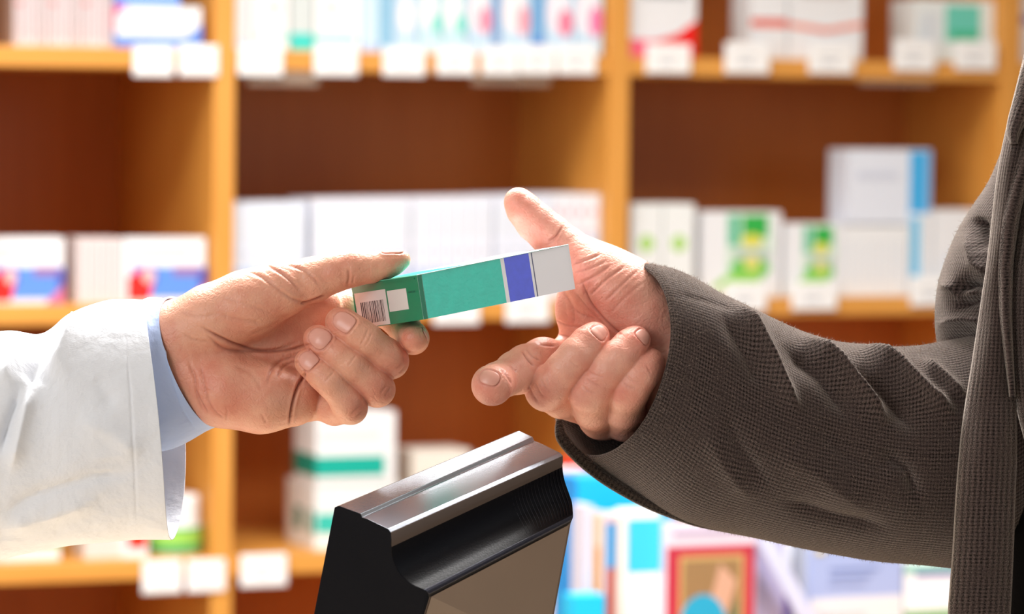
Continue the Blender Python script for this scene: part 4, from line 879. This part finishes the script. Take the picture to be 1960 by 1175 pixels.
# tweed jacket sleeve
jr = [((1170, 690, -285), (44, -184, 0), (104, 10, 135)), ((1200, 702, -283), (40, -196, 0), (98, 6, 142)), ((1292, 752, -278), (28, -224, 0), (86, 0, 158)), ((1425, 811, -272), (24, -212, 0), (76, 0, 168)), ((1580, 852, -270), (18, -203, 0), (64, 0, 172)),
      ((1730, 872, -270), (8, -208, 0), (44, 0, 172)), ((1880, 860, -275), (0, -225, 0), (20, 0, 175)), ((2000, 800, -290), (0, -230, 0), (0, 0, 175))]
js = loft('jacket_sleeve', jr, TWEED, bodyR, 260, 180,
     folds=[([(1400, 580), (1440, 630), (1475, 690), (1500, 745), (1530, 790)], 22, 17), ([(1380, 600), (1430, 680), (1460, 740)], -8, 22), ([(1530, 640), (1600, 700), (1660, 765), (1700, 810)], 26, 18), ([(1500, 660), (1570, 720), (1630, 800)], -12, 24),
            ([(1640, 660), (1720, 710), (1780, 765), (1830, 800)], 26, 19), ([(1610, 690), (1690, 750), (1760, 830)], -12, 24), ([(1760, 690), (1810, 730), (1850, 770)], 16, 16), ([(1690, 860), (1740, 900), (1760, 960)], -14, 18),
            ([(1390, 790), (1420, 860), (1470, 930)], -9, 22), ([(1350, 820), (1380, 880), (1440, 960)], 8, 24), ([(1480, 860), (1560, 900), (1660, 980)], 10, 34), ([(1560, 820), (1640, 880), (1720, 900)], -8, 30), ([(1500, 960), (1600, 990), (1700, 1010)], -10, 20),
            ([(1300, 560), (1360, 575), (1420, 600)], -2.5, 4)],
     noise=wavy(4.5, .018, .022, 5), thick=.0022)
js['label'] = 'brown tweed jacket sleeve with diagonal folds'
# ribbed edge roll of the cuff
def rim(name, ring, r, m, parent, n=160):
    C_, A_, B_ = [np.array(q_, float) for q_ in ring]; vv, uvv, ff = [], [], []
    K = 10; acc = 0; prev = None
    for i in range(n + 1):
        t = 2 * math.pi * i / n; c = C_ + A_ * math.cos(t) + B_ * math.sin(t); o_ = c - C_; o_ /= np.linalg.norm(o_)
        if prev is not None: acc += np.linalg.norm(c - prev)
        prev = c; ax_ = np.cross(A_, B_); ax_ /= np.linalg.norm(ax_)
        for k in range(K):
            a_ = 2 * math.pi * k / K; vv.append(c + r * (math.cos(a_) * o_ + math.sin(a_) * ax_)); uvv.append((acc, k * 1.3))
    for i in range(n):
        for k in range(K): ff.append([i * K + k, i * K + (k + 1) % K, (i + 1) * K + (k + 1) % K, (i + 1) * K + k])
    return obj(name, PV(np.array(vv)), ff, m, parent=parent, smooth=True, uv=uvv, recalc=True)
rim('cuff_edge', ((1170, 690, -285), (43, -182, 0), (103, 10, 134)), 4.2, TWEED_RIB, js).parent = bodyR
# upper arm and shoulder
ua_r = [((2010, 800, -350), (-180, 20, 0), (0, 0, 150)), ((1968, 690, -345), (-166, 0, 0), (0, 0, 150)), ((1950, 610, -345), (-160, 0, 0), (0, 0, 155)), ((1960, 540, -345), (-164, 0, 0), (0, 0, 160)), ((1985, 470, -350), (-168, 0, 0), (0, 0, 165)), ((2025, 400, -355), (-166, 0, 0), (0, 0, 168)),
        ((2075, 320, -360), (-168, 0, 0), (0, 0, 172)), ((2110, 230, -360), (-172, 0, 0), (0, 0, 176)), ((2130, 140, -360), (-175, 0, 0), (0, 0, 178)), ((2160, 20, -360), (-170, 0, 0), (0, 0, 170)), ((2230, -60, -360), (-90, 0, 0), (0, 0, 90))]
up = loft('jacket_upper_sleeve', ua_r, TWEED, bodyR, 170, 150,
     folds=[([(1872, 415), (1872, 450), (1888, 480)], -26, 13), ([(1830, 560), (1860, 545), (1890, 550)], -26, 12), ([(1850, 440), (1870, 500), (1900, 530)], 14, 16), ([(1800, 540), (1850, 560), (1910, 550)], 12, 14), ([(1830, 590), (1870, 575), (1920, 590)], -14, 14), ([(1800, 620), (1850, 610), (1900, 620)], 14, 12), ([(1810, 650), (1860, 640), (1900, 660)], -12, 12),
            ([(1900, 350), (1930, 420), (1950, 500)], -10, 20)], noise=wavy(4, .03, .03, 11), thick=.0022)
# jacket body and the hanging front edge
body_r = [((2240, -330, -320), (-60, 0, 0), (0, 0, 70)), ((2240, -200, -320), (-75, 0, 0), (0, 0, 90)), ((2230, -80, -300), (-150, 0, 0), (0, 0, 150)), ((2190, 60, -280), (-160, 0, 0), (0, 0, 180)), ((2140, 300, -270), (-190, 0, 0), (0, 0, 200)), ((2130, 600, -270), (-200, 0, 0), (0, 0, 205)), ((2140, 900, -270), (-226, 0, 0), (0, 0, 205)), ((2150, 1300, -275), (-250, 0, 0), (0, 0, 205)), ((2150, 1700, -280), (-250, 0, 0), (0, 0, 205))]
inner = loft('dark_pullover', body_r, mat('black_knit', (14, 13, 15), .95, .1, bump=.3, bscale=600), bodyR, 80, 120, noise=wavy(3, .02, .02, 2), thick=.002)
inner['label'] = 'black pullover under the jacket'
def sheet(name, left, right, zl, zc, zr, m, parent, nu=120, nw=28, thick=.0025, amp=0, seed=1):
    """a hanging panel between a left and a right pixel contour [(x, y)...], bulging to zc"""
    l = np.array(left, float); r = np.array(right, float); ys = np.linspace(l[0, 1], l[-1, 1], nu); lx = np.interp(ys, l[:, 1], l[:, 0]); rx = np.interp(ys, r[:, 1], r[:, 0])
    ker = np.ones(9) / 9; lx = np.convolve(np.pad(lx, 4, 'edge'), ker, 'valid'); rx = np.convolve(np.pad(rx, 4, 'edge'), ker, 'valid')
    ph = np.random.RandomState(seed).rand(4) * 6.28; vv, uvv, ff = [], [], []
    for i in range(nu):
        for j in range(nw):
            s_ = j / (nw - 1); x = lx[i] * (1 - s_) + rx[i] * s_
            z = (zl * (1 - s_) + zr * s_) + zc * (math.sin(math.pi * min(1, s_ * 1.0)) ** .8) + amp * math.sin(ys[i] * .012 + ph[0] + s_ * 2) + amp * .5 * math.sin(ys[i] * .03 + s_ * 5 + ph[1])
            if s_ < .06: z -= (1 - s_ / .06) ** 2 * 12
            vv.append((x, ys[i], z)); uvv.append((ys[i], s_ * (rx.mean() - lx.mean())))
    for i in range(nu - 1):
        for j in range(nw - 1): ff.append([i * nw + j, i * nw + j + 1, (i + 1) * nw + j + 1, (i + 1) * nw + j])
    o = obj(name, PV(np.array(vv)), ff, m, parent=parent, smooth=True, uv=uvv, recalc=False); solidify(o, thick, 0); return o
sheet('jacket_front', [(1975, 60), (1958, 130), (1940, 200), (1926, 260), (1912, 330), (1904, 400), (1896, 480), (1884, 560), (1872, 640), (1860, 720), (1846, 800), (1838, 880), (1832, 960), (1828, 1040), (1822, 1120), (1816, 1200), (1812, 1500)],
      [(2010, 60), (1990, 200), (1965, 300), (1952, 400), (1940, 500), (1935, 560), (1938, 640), (1942, 760), (1944, 860), (1940, 960), (1936, 1080), (1930, 1200), (1924, 1500)], -70, 34, -60, TWEED, bodyR, amp=4)['label'] = 'hanging front edge of the tweed jacket'
sheet('jacket_lapel', [(1990, 40), (1978, 200), (1966, 330), (1954, 420), (1938, 520), (1934, 600), (1940, 700), (1950, 790), (1970, 860)],
      [(2100, 40), (2080, 200), (2060, 330), (2050, 420), (2040, 520), (2036, 600), (2036, 700), (2030, 790), (2010, 860)], -50, 26, -40, TWEED, bodyR, amp=5, seed=4)['label'] = 'lapel of the tweed jacket'

# darker ribbed seam along the underside of the cuff
def tube(name, pts, rad, m, parent, K=12):
    A = np.array(pts, float); T_ = np.linspace(0, len(A) - 1, 60); C_ = np.array([catmull(A, t) for t in T_]); rr = np.interp(T_, range(len(rad)), rad)
    vv, uvv, ff = [], [], []; acc = 0
    for i in range(60):
        d = C_[min(i + 1, 59)] - C_[max(i - 1, 0)]; d /= np.linalg.norm(d); n1 = np.cross(d, (0, 0, 1)); n1 /= np.linalg.norm(n1); n2 = np.cross(d, n1)
        if i: acc += np.linalg.norm(C_[i] - C_[i - 1])
        for k in range(K):
            a_ = 2 * math.pi * k / K; vv.append(C_[i] + rr[i] * (math.cos(a_) * n1 + math.sin(a_) * n2)); uvv.append((acc, k * 4))
    for i in range(59):
        for k in range(K): ff.append([i * K + k, i * K + (k + 1) % K, (i + 1) * K + (k + 1) % K, (i + 1) * K + k])
    return obj(name, PV(np.array(vv)), ff, m, parent=parent, smooth=True, uv=uvv, recalc=True)
tube('cuff_seam', [(1070, 806, -300), (1076, 838, -290), (1112, 878, -285), (1168, 922, -282), (1245, 966, -280), (1330, 1000, -276), (1400, 1018, -274)], [6, 12, 13, 12, 10, 7, 2], TWEED_RIB, bodyR)
# loose wool fibres standing off the tweed
def fuzz(name, parent, src, count, seed, xr=None):
    rs = np.random.RandomState(seed); G, out = LOFTS[src]; nu, nv = G.shape[:2]
    i = rs.randint(0, nu - 1, count); j = rs.randint(0, nv, count); f, g = rs.rand(count, 1), rs.rand(count, 1); j2 = (j + 1) % nv
    p = (G[i, j] * (1 - g) + G[i, j2] * g) * (1 - f) + (G[i + 1, j] * (1 - g) + G[i + 1, j2] * g) * f; n = out[i, j]
    d1 = n * .7 + rs.randn(count, 3) * .55; d1 /= np.linalg.norm(d1, axis=1, keepdims=True); d2 = d1 + rs.randn(count, 3) * .5
    L_ = rs.uniform(2.5, 7.5, (count, 1)); w_ = rs.randn(count, 3); w_ = np.cross(w_, d1); w_ /= np.linalg.norm(w_, axis=1, keepdims=True); w_ *= .32
    a = p - n * .5; b = a + d1 * L_ * .5; c = b + d2 * L_ * .5
    V = np.stack([a - w_, a + w_, b + w_ * .8, b - w_ * .8, c], 1).reshape(-1, 3); k = np.arange(count)[:, None] * 5
    ff = [list(r) for r in (k + np.array([[0, 1, 2, 3]]))] + [list(r) for r in (k + np.array([[3, 2, 4]]))]
    o = obj(name, PV(V), ff, mat('wool_fibre', (150, 132, 120), .8, .2), parent=parent); o['kind'] = 'stuff'; return o
fuzz('wool_fibres', bodyR, 'jacket_sleeve', 26000, 1); fuzz('wool_fibres', bodyR, 'jacket_upper_sleeve', 9000, 2)

sheet('jacket_collar', [(1968, 100), (1954, 145), (1943, 190), (1931, 235), (1930, 262), (1940, 275)], [(2030, 100), (2010, 145), (1985, 190), (1960, 235), (1945, 262), (1944, 275)], -30, 22, -24, TWEED, bodyR, nu=60, nw=16, amp=1, seed=6)
sheet('lapel_fold', [(1990, 180), (1966, 258), (1951, 305), (1931, 370), (1919, 430), (1913, 511), (1916, 600), (1926, 680), (1936, 760)], [(2010, 180), (1990, 258), (1976, 305), (1958, 370), (1944, 430), (1935, 511), (1933, 600), (1936, 680), (1940, 760)], -30, 16, -30, TWEED, bodyR, nw=14, amp=2, seed=8)

loft('jacket_back', [((2260, -90, -340), (-120, 0, 0), (0, 0, 120)), ((2240, 0, -345), (-170, 0, 0), (0, 0, 170)), ((2220, 300, -345), (-200, 0, 0), (0, 0, 190)), ((2215, 800, -345), (-210, 0, 0), (0, 0, 195)), ((2215, 1400, -345), (-225, 0, 0), (0, 0, 205)), ((2215, 2000, -345), (-235, 0, 0), (0, 0, 210))], TWEED, bodyR, 90, 110, noise=wavy(4, .02, .02, 4), thick=.002)
